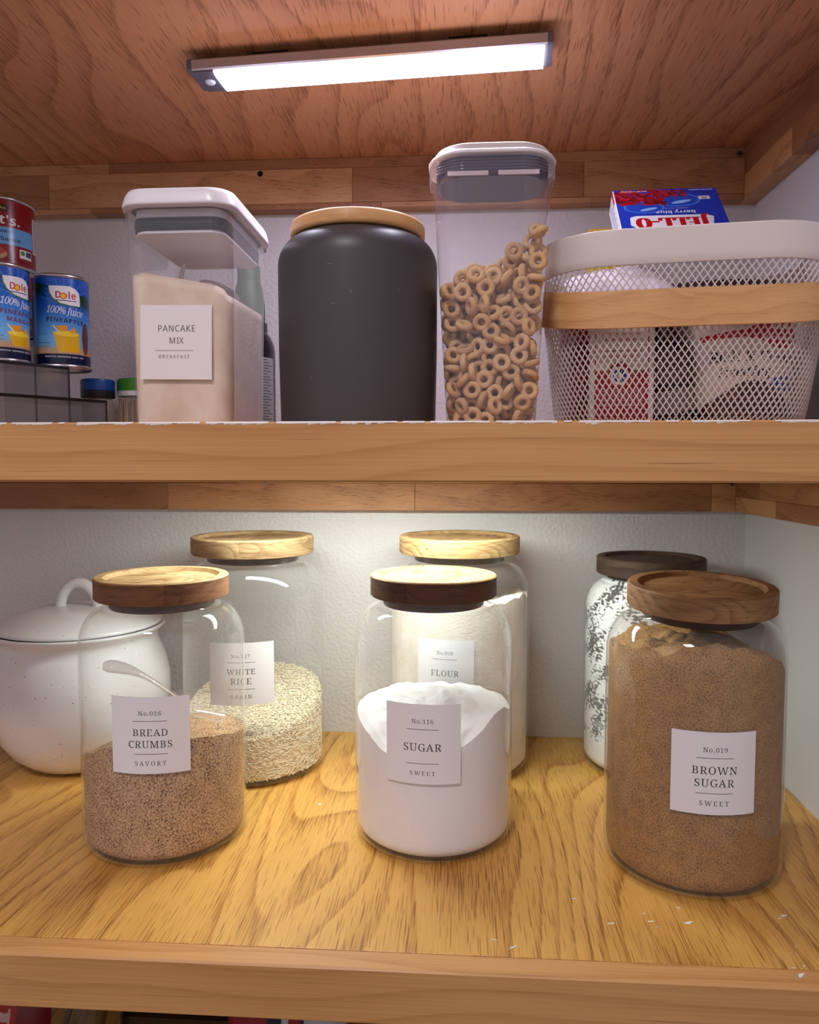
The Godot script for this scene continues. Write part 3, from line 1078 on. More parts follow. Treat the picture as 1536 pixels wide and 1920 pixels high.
# ------------------------------------------------------------------ flour-mix container
func pancake_container() -> void:
	var at := Vector3(-0.2035, MID, -0.130)
	var o := thing("storage_container", "square clear container labelled PANCAKE MIX with white snap lid", "container", at)
	var hx := 0.0365
	var hz := 0.054
	var top := 0.157
	var rr := 0.014
	var wall := func(inset: float, y0: float) -> Array:
		var rings := []
		for k in 9:
			var f := k / 8.0
			var e := 0.0025 * f
			rings.append(rrect(hx + e - inset, hz + e - inset, rr - inset * 0.5, lerpf(y0, top, f), 8))
		return rings
	var g := Geo.new()
	var base := [rrect(hx - 0.006, hz - 0.006, rr - 0.004, 0.0, 8), rrect(hx - 0.002, hz - 0.002, rr, 0.0015, 8)]
	g.loft(base + wall.call(0.0, 0.005) + [rrect(hx + 0.0045, hz + 0.0045, rr + 0.002, top - 0.003, 8), rrect(hx + 0.0045, hz + 0.0045, rr + 0.002, top + 0.001, 8)], true)
	part("clear_body", g.mesh(), M.clear_plastic, o)
	# lid: cap, seal and inner plug
	g = Geo.new()
	var cap := [rrect(hx + 0.0005, hz + 0.0005, rr, top + 0.0005, 10), rrect(hx + 0.0058, hz + 0.0058, rr + 0.004, top + 0.0005, 10), rrect(hx + 0.0062, hz + 0.0062, rr + 0.004, top + 0.003, 10), rrect(hx + 0.0048, hz + 0.0048, rr + 0.004, top + 0.0095, 10), rrect(hx + 0.0030, hz + 0.0030, rr + 0.003, top + 0.0130, 10), rrect(hx - 0.001, hz - 0.001, rr, top + 0.0145, 10)]
	g.loft(cap, false, true)
	var lid := part("lid", g.mesh(), M.white_plastic, o, "white snap-on lid with sloping sides")
	g = Geo.new()
	g.loft([rrect(hx - 0.003, hz - 0.003, rr - 0.003, top - 0.0165, 8), rrect(hx - 0.003, hz - 0.003, rr - 0.003, top - 0.0145, 8)], true)
	g.loft([rrect(hx - 0.003, hz - 0.003, rr - 0.003, top - 0.0055, 8), rrect(hx - 0.003, hz - 0.003, rr - 0.003, top + 0.0005, 8)])
	part("inner_plug", g.mesh(), mat(Color(0.86, 0.84, 0.86), 0.4), lid)
	g = Geo.new()
	g.loft([rrect(hx - 0.0022, hz - 0.0022, rr - 0.003, top - 0.0145, 8), rrect(hx - 0.0018, hz - 0.0018, rr - 0.003, top - 0.010, 8), rrect(hx - 0.0022, hz - 0.0022, rr - 0.003, top - 0.0055, 8)])
	part("seal", g.mesh(), mat(Color(0.085, 0.105, 0.09), 0.4), lid, "dark grey-green rubber seal")
	var c := Canvas.new(768, 768, Color(0.93, 0.91, 0.92))
	var ink := Color(0.22, 0.21, 0.22)
	c.text("PANCAKE", 390, 240, 395, ink, "Droid Sans", 3)
	c.text("MIX", 390, 366, 150, ink, "Droid Sans", 3)
	c.rect(160, 466, 412, 5, ink)
	c.text("BREAKFAST", 366, 532, 330, ink, "Droid Sans", 12)
	var lb := part("label_sticker", boxm(Vector3.ZERO, Vector3(0.0525, 0.0525, 0.0004)), null, o, "white paper label printed PANCAKE MIX BREAKFAST")
	var q := QuadMesh.new()
	lb.mesh = plate(0.0525, 0.0530, 0.0004)
	lb.material_override = tmat(c.tex(), 0.6)
	lb.position = Vector3(-0.0005, 0.0620, hz + 0.0016)
	lb.rotation.x = -0.016
	lb.rotation.z = -0.012
	# the mix itself
	var lump := noise(15, 0.05, 4)
	g = Geo.new()
	var rings := []
	var ring0 := rrect(hx - 0.0012, hz - 0.0012, rr - 0.001, 0, 12)
	var tops := PackedFloat32Array()
	for p in ring0:
		tops.append(0.1045 - 0.10 * p.x - 0.06 * absf(p.x - 0.01) + 0.006 * smoothstep(0.012, -0.03, p.x) + lump.get_noise_3d(p.x * 900, 0, p.z * 900) * 0.006)
	for k in 17:
		var row := PackedVector3Array()
		for s in ring0.size():
			var y := lerpf(0.0045, tops[s], k / 16.0)
			var e := 1.0 + 0.060 * y / 0.157
			row.append(Vector3(ring0[s].x * e, y, ring0[s].z * (1 + (e - 1) * 0.7)))
		rings.append(row)
	for f in [0.8, 0.5, 0.2]:
		var row := PackedVector3Array()
		for s in ring0.size():
			var x: float = ring0[s].x * f
			var z: float = ring0[s].z * f
			row.append(Vector3(x, lerpf(0.099, tops[s], f) + lump.get_noise_3d(x * 900, 5, z * 900) * 0.008, z))
		rings.append(row)
	g.loft(rings, true, true)
	var mixtex := noisetex(512, 0.01, 61, 4, grad([[0.0, Color(0.86, 0.77, 0.67)], [0.5, Color(0.91, 0.83, 0.74)], [1.0, Color(0.95, 0.90, 0.84)]]))
	var pm := tmat(mixtex, 0.95, Vector3(6, 6, 6))
	single("pancake_mix", g.mesh(), pm, "cream-coloured dry pancake mix filling two thirds of the square container", "pancake mix", at, "", "stuff")
	# a scoop stuck in the mix, its long handle leaning
	var sc := thing("mix_scoop", "cloudy white plastic scoop standing in the pancake mix", "scoop", at + Vector3(0, 0.10, -0.006))
	g = Geo.new()
	g.tube([Vector3(-0.024, -0.01, 0.004), Vector3(-0.021, 0.015, 0.0), Vector3(-0.0175, 0.034, -0.004)], [0.0032, 0.003, 0.0026], 10, 0.5)
	part("handle", g.mesh(), mat(Color(0.82, 0.77, 0.75), 0.4), sc)
	g = Geo.new()
	g.lathe([PackedVector2Array([Vector2(0.012, -0.012), Vector2(0.0155, 0.004), Vector2(0.017, 0.012), Vector2(0.0162, 0.012), Vector2(0.0145, 0.003), Vector2(0.011, -0.010)])], 32)
	var bw := part("bowl", g.mesh(), mat(Color(0.80, 0.77, 0.76), 0.4), sc)
	bw.position = Vector3(0.004, 0.004, -0.012)
	bw.rotation = Vector3(0.5, 0, -0.5)

# a thin card facing +z with its print on uv 0..1
func plate(w: float, h: float, t: float) -> ArrayMesh:
	var g := Geo.new()
	var x := w / 2
	var y := h / 2
	g.flat([Vector3(-x, -y, t), Vector3(x, -y, t), Vector3(x, y, t), Vector3(-x, y, t)], [Vector2(0, 1), Vector2(1, 1), Vector2(1, 0), Vector2(0, 0)])
	g.flat([Vector3(x, -y, 0), Vector3(-x, -y, 0), Vector3(-x, y, 0), Vector3(x, y, 0)], [Vector2(0.01, 0.01), Vector2(0.02, 0.01), Vector2(0.02, 0.02), Vector2(0.01, 0.02)])
	var c := [Vector2(-x, -y), Vector2(x, -y), Vector2(x, y), Vector2(-x, y)]
	for k in 4:
		var a: Vector2 = c[k]
		var b: Vector2 = c[(k + 1) % 4]
		g.flat([Vector3(a.x, a.y, 0), Vector3(b.x, b.y, 0), Vector3(b.x, b.y, t), Vector3(a.x, a.y, t)], [Vector2(0.01, 0.01), Vector2(0.02, 0.01), Vector2(0.02, 0.02), Vector2(0.01, 0.02)])
	return g.mesh()

# ------------------------------------------------------------------ canister
func canister() -> void:
	var o := thing("canister", "matte charcoal canister with pale bamboo lid", "canister", Vector3(-0.0814, MID, -0.145))
	var g := Geo.new()
	var p := PackedVector2Array([Vector2(0.0001, 0.001), Vector2(0.050, 0.0)])
	p.append_array(arc(0.0555, 0.0065, 0.0062, -80, 0, 6))
	p.append(Vector2(0.0628, 0.06))
	p.append(Vector2(0.0630, 0.118))
	p.append_array(arc(0.0440, 0.128, 0.0190, 0, 80, 12, 0.0225))
	p.append(Vector2(0.040, 0.1508))
	g.lathe([p, PackedVector2Array([Vector2(0.040, 0.1508), Vector2(0.0001, 0.1508)])], 96)
	var ct := noisetex(512, 0.35, 8, 2, grad([[0.0, Color(0.245, 0.24, 0.25)], [0.6, Color(0.265, 0.26, 0.27)], [1.0, Color(0.31, 0.305, 0.315)]]))
	var cm := tmat(ct, 0.42, Vector3(2, 8, 1))
	part("body", g.mesh(), cm, o)
	g = Geo.new()
	var r := 0.0532
	var y := 0.1505
	g.lathe([PackedVector2Array([Vector2(0.0001, y), Vector2(r - 0.002, y)]), PackedVector2Array([Vector2(r - 0.002, y), Vector2(r - 0.0005, y + 0.001), Vector2(r, y + 0.003), Vector2(r, y + 0.0085), Vector2(r - 0.001, y + 0.0105), Vector2(r - 0.004, y + 0.0115)]), PackedVector2Array([Vector2(r - 0.004, y + 0.0115), Vector2(0.0001, y + 0.0115)])], 80)
	var bm: StandardMaterial3D = M.beech.duplicate()
	bm.uv1_triplanar = true
	bm.uv1_scale = Vector3(3.3, 20, 20)
	part("lid", g.mesh(), bm, o, "pale bamboo disc lid")
	# small chips in the matte coat
	for q in [[-0.2, 0.118, 0.004, 0.0004], [0.05, 0.098, 0.0006, 0.0022], [-0.16, 0.090, 0.0035, 0.0005], [-0.45, 0.038, 0.0006, 0.0012], [0.62, 0.101, 0.0005, 0.0016]]:
		var s := boxm(Vector3.ZERO, Vector3(q[2], q[3], 0.0002))
		var chip := part("chip_mark", s, mat(Color(0.45, 0.45, 0.45), 0.7), o, "tiny pale scratch")
		chip.position = Vector3(sin(q[0]) * 0.06295, q[1], cos(q[0]) * 0.06295)
		chip.rotation.y = q[0]

# ------------------------------------------------------------------ cereal container
func cereal_container() -> void:
	var at := Vector3(0.0236, MID, -0.138)
	var o := thing("cereal_container", "tall clear cereal container with white lid, partly full of oat rings", "container", at)
	var hw := func(y: float) -> float: return lerpf(0.0335, 0.0445, clampf(y / 0.185, 0, 1))
	var hd := func(y: float) -> float: return lerpf(0.0300, 0.0335, clampf(y / 0.185, 0, 1))
	var g := Geo.new()
	var rings := [rrect(0.029, 0.025, 0.012, 0.0, 10), rrect(0.032, 0.0285, 0.013, 0.0015, 10)]
	for k in 13:
		var y := lerpf(0.006, 0.184, k / 12.0)
		rings.append(rrect(hw.call(y), hd.call(y), 0.0145 + 0.008 * k / 12.0, y, 10))
	rings.append(rrect(0.0468, 0.0352, 0.028, 0.1880, 10))
	rings.append(rrect(0.0472, 0.0355, 0.028, 0.1998, 10))
	g.loft(rings, true)
	var body := part("clear_body", g.mesh(), pane(Color(0.86, 0.84, 0.92), 0.07, 0.02), o)
	g = Geo.new()
	for k in 5:
		var y := 0.1886 + 0.0022 * k
		g.loft([rrect(0.0472, 0.0355, 0.028, y, 10), rrect(0.0477, 0.0360, 0.028, y + 0.0006, 10), rrect(0.0472, 0.0355, 0.028, y + 0.0012, 10)])
	part("collar_ribs", g.mesh(), pane(Color(0.55, 0.52, 0.66), 0.25, 0.05), body, "ribbed clear collar")
	g = Geo.new()
	g.loft([rrect(0.0455, 0.0340, 0.027, 0.2000, 12), rrect(0.0478, 0.0364, 0.029, 0.2000, 12), rrect(0.0482, 0.0368, 0.029, 0.2014, 12), rrect(0.0468, 0.0354, 0.028, 0.2034, 12), rrect(0.0440, 0.0335, 0.026, 0.2040, 12), rrect(0.0432, 0.0330, 0.026, 0.2076, 12), rrect(0.0425, 0.0322, 0.026, 0.2087, 12), rrect(0.0400, 0.0300, 0.024, 0.2092, 12)], true, true)
	var lid := part("lid", g.mesh(), M.white_plastic, o, "white stepped lid")
	g = Geo.new()
	g.loft([rrect(0.0395, 0.0285, 0.022, 0.1860, 10), rrect(0.0420, 0.0308, 0.023, 0.1885, 10), rrect(0.0425, 0.0312, 0.023, 0.2000, 10)], true)
	part("inner_plug", g.mesh(), mat(Color(0.19, 0.17, 0.24), 0.3), lid, "dark violet seal of the lid")
	g = Geo.new()
	for s in [-1, 1]:
		g.box(Vector3(s * 0.0185, 0.1872, 0.0318), Vector3(0.030, 0.0035, 0.0012), 0.0004)
	part("clip_strip", g.mesh(), mat(Color(0.85, 0.78, 0.80), 0.4), lid, "pale strip under the seal")
	# oat rings: the ones against the clear walls and on top are things of their own, the buried ones fill
	var ring := Geo.new()
	var P := []
	var U := []
	var rn := noise(4, 0.4, 2)
	for k in 17:
		var a := TAU * (k % 16) / 16
		var row := PackedVector3Array()
		var ur := PackedVector2Array()
		for s in 9:
			var b := TAU * (s % 8) / 8
			var d := Vector3(cos(a) * (0.0048 + 0.0023 * cos(b)), 0.0025 * sin(b), sin(a) * (0.0048 + 0.0023 * cos(b)))
			row.append(d * (1.0 + 0.06 * rn.get_noise_3dv(d * 900)))
			ur.append(Vector2(k / 16.0, s / 8.0))
		P.append(row); U.append(ur)
	ring.grid(P, U, true)
	var rmesh := ring.mesh()
	var crumbs := noisetex(256, 0.08, 39, 4, grad([[0.0, Color(0.68, 0.52, 0.35)], [0.5, Color(0.89, 0.74, 0.55)], [1.0, Color(0.96, 0.86, 0.71)]]))
	var ringm := []
	for c in [Color(1, 1, 1), Color(0.93, 0.90, 0.87), Color(1.0, 0.97, 0.90)]:
		var m := tmat(crumbs, 0.85, Vector3(2, 1, 1), c)
		ringm.append(m)
	var level := func(x: float, z: float) -> float: return 0.128 + 0.62 * x + 0.10 * z
	var spots := []
	while spots.size() < 430:
		var yy := rng.randf_range(0.008, 0.150)
		var p := Vector3(rng.randf_range(-1, 1) * (hw.call(yy) - 0.0070), yy, rng.randf_range(-1, 1) * (hd.call(yy) - 0.0060))
		if yy < level.call(p.x, p.z): spots.append(p)
	for pass_no in 36:
		for a in spots.size():
			for b in range(a + 1, spots.size()):
				var d: Vector3 = spots[b] - spots[a]
				if absf(d.y) < 0.0100 and absf(d.x) < 0.0100:
					var l := d.length()
					if l < 0.0100 and l > 1e-6:
						d *= (0.0100 - l) / l * 0.5
						spots[a] -= d
						spots[b] += d
		for a in spots.size():
			var p: Vector3 = spots[a]
			p.y = clampf(p.y, 0.0078, 0.165)
			p.x = clampf(p.x, -(hw.call(p.y) - 0.0070), hw.call(p.y) - 0.0070)
			p.z = clampf(p.z, -(hd.call(p.y) - 0.0060), hd.call(p.y) - 0.0060)
			p.y = minf(p.y, level.call(p.x, p.z))
			spots[a] = p
	spots.sort_custom(func(a, b):
		var ka: float = a.z + (0.02 if level.call(a.x, a.z) - a.y < 0.012 else 0.0) + maxf(0.0, a.x - 0.02) * 0.6
		var kb: float = b.z + (0.02 if level.call(b.x, b.z) - b.y < 0.012 else 0.0) + maxf(0.0, b.x - 0.02) * 0.6
		return ka > kb)
	var rest := []
	for k in spots.size():
		var tilt: float = rng.randf()
		var e: Basis
		if tilt < 0.45: e = Basis(Vector3.RIGHT, PI / 2 + rng.randfn(0, 0.3)) * Basis(Vector3.UP, rng.randf() * TAU)
		else: e = Basis.from_euler(Vector3(rng.randf() * TAU, rng.randf() * TAU, rng.randf() * TAU))
		e = e.rotated(Vector3.BACK, rng.randfn(0, 0.3))
		if k < 290:
			var r := single("cereal_ring", rmesh, ringm[k % 3], "toasted oat cereal ring in the tall clear container", "cereal", at + spots[k], "oat rings in the cereal container")
			r.basis = e
		else:
			rest.append(Transform3D(e, spots[k]))
	if rest.size():
		var mm := MultiMesh.new()
		mm.transform_format = MultiMesh.TRANSFORM_3D
		mm.mesh = rmesh
		mm.instance_count = rest.size()
		for k in rest.size(): mm.set_instance_transform(k, rest[k])
		var o2 := MultiMeshInstance3D.new()
		o2.name = "oat_cereal"
		o2.multimesh = mm
		o2.material_override = ringm[0]
		add_child(o2)
		o2.position = at
		tag(o2, "oat cereal buried behind the rings that show in the tall container", "cereal", "", "stuff")

# ------------------------------------------------------------------ basket
func basket() -> void:
	var at := Vector3(0.1830, MID, -0.213)
	var turn := -0.13
	var o := thing("wire_basket", "white expanded-metal basket with solid rim and bent wooden handle band", "basket", at, turn)
	var wire := mat(Color(0.88, 0.85, 0.84), 0.4)
	var hx := func(y: float) -> float: return lerpf(0.0965, 0.1115, pow(clampf(y / 0.125, 0, 1), 0.8))
	var hz := func(y: float) -> float: return lerpf(0.083, 0.0975, pow(clampf(y / 0.125, 0, 1), 0.8))
	# a point on the wall: s runs 0..1 round, y up
	var ringat := func(y: float, s: float) -> Vector3:
		var a: float = hx.call(y)
		var b: float = hz.call(y)
		var r := 0.060
		if y < 0.012:
			var f := 1.0 - y / 0.012
			a -= 0.010 * f * f; b -= 0.010 * f * f
		var lx := 2 * (a - r)
		var lz := 2 * (b - r)
		var q := PI / 2 * r
		var d: float = fposmod(s, 1.0) * (2 * lx + 2 * lz + 4 * q)
		var segs := [[lz / 2, 0], [q, 1], [lx, 2], [q, 3], [lz, 4], [q, 5], [lx, 6], [q, 7], [lz / 2 + 1e-6, 8]]
		for g in segs:
			if d <= g[0] + 1e-9:
				match g[1]:
					0: return Vector3(a, y, d)
					1: return Vector3(a - r + r * cos(d / r), y, b - r + r * sin(d / r))
					2: return Vector3(a - r - d, y, b)
					3: return Vector3(-(a - r) - r * sin(d / r), y, b - r + r * cos(d / r))
					4: return Vector3(-a, y, b - r - d)
					5: return Vector3(-(a - r) - r * cos(d / r), y, -(b - r) - r * sin(d / r))
					6: return Vector3(-(a - r) + d, y, -b)
					7: return Vector3(a - r + r * sin(d / r), y, -(b - r) - r * cos(d / r))
					_: return Vector3(a, y, -(b - r) + d)
			d -= g[0]
		return Vector3(a, y, 0)
	var N := 132
	var top := 0.126
	var cell := 0.0075
	var rows := int(top / (cell / 2))
	var pts := []
	for k in rows + 1:
		var line := PackedVector3Array()
		for s in N * 2:
			line.append(ringat.call(top * k / rows, float(s) / (N * 2)))
		pts.append(line)
	var g := Geo.new()
	for fam in [1, -1]:
		for w in N:
			for k in rows:
				var s0 := posmod(w * 2 + fam * k, N * 2)
				var s1 := posmod(w * 2 + fam * (k + 1), N * 2)
				var a: Vector3 = pts[k][s0]
				var b: Vector3 = pts[k + 1][s1]
				var out := Vector3(a.x, 0, a.z).normalized()
				var sd := (b - a).cross(out).normalized() * 0.00042
				out *= 0.00045
				if fam < 0: out *= 0.9
				g.flat([a + sd + out, a - sd + out, b - sd + out, b + sd + out], [Vector2.ZERO, Vector2.RIGHT, Vector2.ONE, Vector2.DOWN])
				g.flat([a - sd - out, a + sd - out, b + sd - out, b - sd - out], [Vector2.ZERO, Vector2.RIGHT, Vector2.ONE, Vector2.DOWN])
				g.flat([a + sd - out, a + sd + out, b + sd + out, b + sd - out], [Vector2.ZERO, Vector2.RIGHT, Vector2.ONE, Vector2.DOWN])
				g.flat([a - sd + out, a - sd - out, b - sd - out, b - sd + out], [Vector2.ZERO, Vector2.RIGHT, Vector2.ONE, Vector2.DOWN])
	part("mesh_wall", g.mesh(), wire, o, "white diamond wire mesh")
	var loop := func(y: float, off: float) -> PackedVector3Array:
		var r := PackedVector3Array()
		for s in 96:
			var p: Vector3 = ringat.call(minf(y, 0.126), s / 96.0)
			var n := Vector3(p.x, 0, p.z).normalized()
			r.append(Vector3(p.x + n.x * off, y, p.z + n.z * off))
		return r
	g = Geo.new()
	g.loft([loop.call(0.001, -0.004), loop.call(0.003, 0.0006)], true)
	part("bottom", g.mesh(), wire, o)
	g = Geo.new()
	g.loft([loop.call(0.1235, -0.0010), loop.call(0.1235, 0.0012), loop.call(0.130, 0.0022), loop.call(0.1485, 0.0024), loop.call(0.1497, 0.0018), loop.call(0.1500, 0.0005), loop.call(0.1495, -0.0006), loop.call(0.130, -0.0008), loop.call(0.1235, -0.0010)])
	part("rim", g.mesh(), mat(Color(0.90, 0.87, 0.85), 0.35), o, "smooth white rim band")
	# bent wooden band: hung at the sides, dropped low across the front
	g = Geo.new()
	var P := []
	var U := []
	var prof := [Vector2(0.0035, 0.0004), Vector2(0.0065, 0.0), Vector2(0.0072, 0.0006), Vector2(0.0072, 0.0272), Vector2(0.0066, 0.028), Vector2(0.0040, 0.028), Vector2(0.0035, 0.0274), Vector2(0.0035, 0.0004)]
	for q in prof:
		var row := PackedVector3Array()
		var ur := PackedVector2Array()
		for s in 73:
			var f := lerpf(-0.055, 0.553, s / 72.0)
			var p: Vector3 = ringat.call(0.115, f)
			var n := Vector3(p.x, 0, p.z).normalized()
			var y := 0.0755 + 0.27 * (0.0975 - p.z)
			row.append(Vector3(p.x + n.x * q.x, y + q.y, p.z + n.z * q.x))
			ur.append(Vector2(0.6 * s / 72.0, q.y + q.x))
		P.append(row); U.append(ur)
	g.grid(P, U)
	var hb := part("handle_band", g.mesh(), M.beech, o, "pale bentwood handle band")
	for s in [-0.045, 0.545]:
		var p: Vector3 = ringat.call(0.115, s)
		var n := Vector3(p.x, 0, p.z).normalized()
		var rv := Geo.new()
		rv.lathe([PackedVector2Array([Vector2(0.004, 0.0), Vector2(0.004, 0.0012), Vector2(0.003, 0.002), Vector2(0.0001, 0.0022)])], 16)
		var r := part("rivet", rv.mesh(), M.alu, hb)
		r.position = Vector3(p.x + n.x * 0.0072, 0.0755 + 0.27 * (0.0975 - p.z) + 0.014, p.z + n.z * 0.0072)
		r.quaternion = Quaternion(Vector3.UP, n)
	# what is in it, placed in the basket's own frame
	var B := Transform3D(Basis(Vector3.UP, turn), at)
	carton(B * Vector3(-0.0465, 0.004, 0.0680), turn + 0.08)
	tub(B * Vector3(0.046, 0.004, 0.0405))
	brown_bottle(B * Vector3(-0.0005, 0.004, 0.050))
	gelatin(B)
	bags(B, turn)

func carton(at: Vector3, turn: float) -> void:
	var w := 0.0500
	var h := 0.1030
	var c := Canvas.new(512, 1056, Color(0.90, 0.86, 0.82))
	var red := Color(0.62, 0.05, 0.10)
	var gold := Color(0.66, 0.48, 0.24)
	c.rect(34, 0, 8, 640, red); c.rect(466, 0, 8, 640, red)
	var ty := [90, 210, 300, 348, 440, 486]
	var tx := ["Suggested use:", "Make a great meal", "• Perfect for any quick dish", "or family dinners", "• Pour into pan and bake", "serving favorites"]
	for k in 6: c.text(tx[k], 250, ty[k], 330 if k % 2 == 0 else 270, red, "Droid Sans", 0, true)
	c.rect(34, 596, 440, 14, gold)
	c.rect(34, 608, 440, 448, red)
	c.oval(240, 630, 104, 104, gold); c.oval(240, 634, 96, 96, red)
	c.oval(240, 640, 76, 76, Color(0.92, 0.90, 0.88)); c.oval(240, 640, 56, 56, Color(0.08, 0.12, 0.42))
	c.oval(240, 640, 18, 22, Color(0.75, 0.72, 0.35))
	for a in 4: c.line(Vector2(240, 640) + Vector2(54, 0).rotated(a * PI / 4 + 0.4), Vector2(240, 640) - Vector2(54, 0).rotated(a * PI / 4 + 0.4), 6, Color(0.90, 0.88, 0.86))
	for k in 4: c.text(["QUALITY PRODUCTS GUARANTEED", "IF NOT SATISFIED CALL OR WRITE", "ADDRESS ON THE PRODUCT WITH", "PACKAGE CODE FOR INFORMATION"][k], 254, 770 + 38 * k, 360, Color(0.86, 0.70, 0.66), "Droid Sans", 0, true)
	var o := thing("carton", "narrow white and red printed carton standing inside the basket", "box", at, turn)
	part("body", boxm(Vector3(0, h / 2, -0.0155), Vector3(w, h, 0.030), 0.0006), mat(Color(0.88, 0.84, 0.81), 0.55), o)
	var f := part("front_panel", plate(w - 0.0012, h - 0.0012, 0.0003), tmat(c.tex(), 0.5), o, "cream panel over a red one, with round emblem")
	f.position = Vector3(0, h / 2, -0.0004)

func tub(at: Vector3) -> void:
	var c := Canvas.new(1536, 768, Color(0.87, 0.80, 0.72))
	var red := Color(0.72, 0.06, 0.14)
	c.rect(0, 0, 1536, 40, red)
	c.rect(0, 690, 1536, 78, red)
	var x := 384.0
	# chocolate swirl
	for k in 5:
		c.oval(x - 10, 690 - 38 * k, 300 - 52 * k, 76 - 6 * k, [Color(0.22, 0.12, 0.08), Color(0.34, 0.20, 0.13), Color(0.27, 0.15, 0.10), Color(0.38, 0.23, 0.15), Color(0.30, 0.17, 0.11)][k])
	c.rect(0, 730, 1536, 38, red)
	c.poly(PackedVector2Array([Vector2(x - 270, 200), Vector2(x - 60, 175), Vector2(x + 40, 120), Vector2(x + 40, 250), Vector2(x - 60, 218), Vector2(x - 270, 232)]), red)
	c.oval(x + 120, 185, 112, 104, red)
	c.text("Betty", x + 118, 160, 130, Color(0.95, 0.88, 0.86), "Droid Serif", 0, true, 0.0, 0.2)
	c.text("Crocker", x + 118, 222, 165, Color(0.95, 0.88, 0.86), "Droid Serif", 0, true, 0.0, 0.2)
	c.text("Rich & Creamy", x + 20, 345, 470, Color(0.12, 0.06, 0.05), "Droid Serif", 0, true, 0.0, 0.15, 1.45)
	c.text("frosting", x - 50, 440, 240, Color(0.12, 0.06, 0.05), "Droid Serif", 2, true, 0.0, 0.3, 1.45)
	c.oval(x + 165, 505, 92, 52, Color(0.14, 0.27, 0.58))
	c.text("MILK", x + 165, 490, 90, Color(0.86, 0.88, 0.93), "Droid Sans", 2, true)
	c.text("CHOCOLATE", x + 165, 528, 130, Color(0.86, 0.88, 0.93), "Droid Sans", 0, true)
	var o := thing("frosting_tub", "cream and red tub printed Rich and Creamy frosting inside the basket", "tub", at, 0.0)
	var g := Geo.new()
	var r0 := 0.0375
	var r1 := 0.0415
	var h := 0.093
	var P := []
	var U := []
	for k in 5:
		var row := PackedVector3Array()
		var ur := PackedVector2Array()
		for s in 65:
			var a := TAU * s / 64
			var r := lerpf(r0, r1, k / 4.0)
			# u = 0.25 faces +z
			row.append(Vector3(-r * cos(a), h * k / 4.0, r * sin(a)))
			ur.append(Vector2(a / TAU, 1.0 - k / 4.0))
		P.append(row); U.append(ur)
	g.grid(P, U, true)
	part("printed_wall", g.mesh(), tmat(c.tex(), 0.35), o)
	g = Geo.new()
	g.lathe([PackedVector2Array([Vector2(0.0001, h + 0.006), Vector2(r1 - 0.001, h + 0.006)]), PackedVector2Array([Vector2(r1 + 0.001, h - 0.004), Vector2(r1 + 0.0018, h), Vector2(r1 + 0.0012, h + 0.006), Vector2(r1 - 0.001, h + 0.0065), Vector2(0.0001, h + 0.005)])], 48)
	part("lid", g.mesh(), mat(Color(0.62, 0.07, 0.12), 0.4), o, "dark red plastic lid")

func brown_bottle(at: Vector3) -> void:
	var o := thing("seasoning_bottle", "small dark bottle with pale neck label leaning inside the basket", "bottle", at, 0.0)
	o.rotation = Vector3(0.0, 0.0, 0.16)
	var g := Geo.new()
	var p := PackedVector2Array([Vector2(0.0001, 0.0005), Vector2(0.0155, 0.0), Vector2(0.0172, 0.002), Vector2(0.0172, 0.062), Vector2(0.0150, 0.072), Vector2(0.0085, 0.080), Vector2(0.0082, 0.092)])
	g.lathe([p], 40)
	part("body", g.mesh(), mat(Color(0.10, 0.055, 0.04), 0.2), o)
	g = Geo.new()
	g.lathe([PackedVector2Array([Vector2(0.0095, 0.088), Vector2(0.0095, 0.104), Vector2(0.0085, 0.1055), Vector2(0.0001, 0.1055)])], 32)
	part("cap", g.mesh(), M.black, o)
	g = Geo.new()
	g.lathe([PackedVector2Array([Vector2(0.0175, 0.012), Vector2(0.0175, 0.030)])], 40)
	part("label_band", g.mesh(), mat(Color(0.50, 0.43, 0.40), 0.6), o, "pale lower label")
	g = Geo.new()
	g.lathe([PackedVector2Array([Vector2(0.0175, 0.036), Vector2(0.0175, 0.060)])], 40)
	var cv := Canvas.new(512, 128, Color(0.34, 0.27, 0.25))
	for k in 8: cv.text("HOT SAUCE", 64 * k + 32, 40, 56, Color(0.75, 0.68, 0.62), "Droid Sans", 0, true)
	for k in 12: cv.rect(40 * k + 6, 74, 28, 8, Color(0.62, 0.55, 0.5))
	part("label_band", g.mesh(), tmat(cv.tex(), 0.6, Vector3(1, 40, 1)), o, "printed upper label")

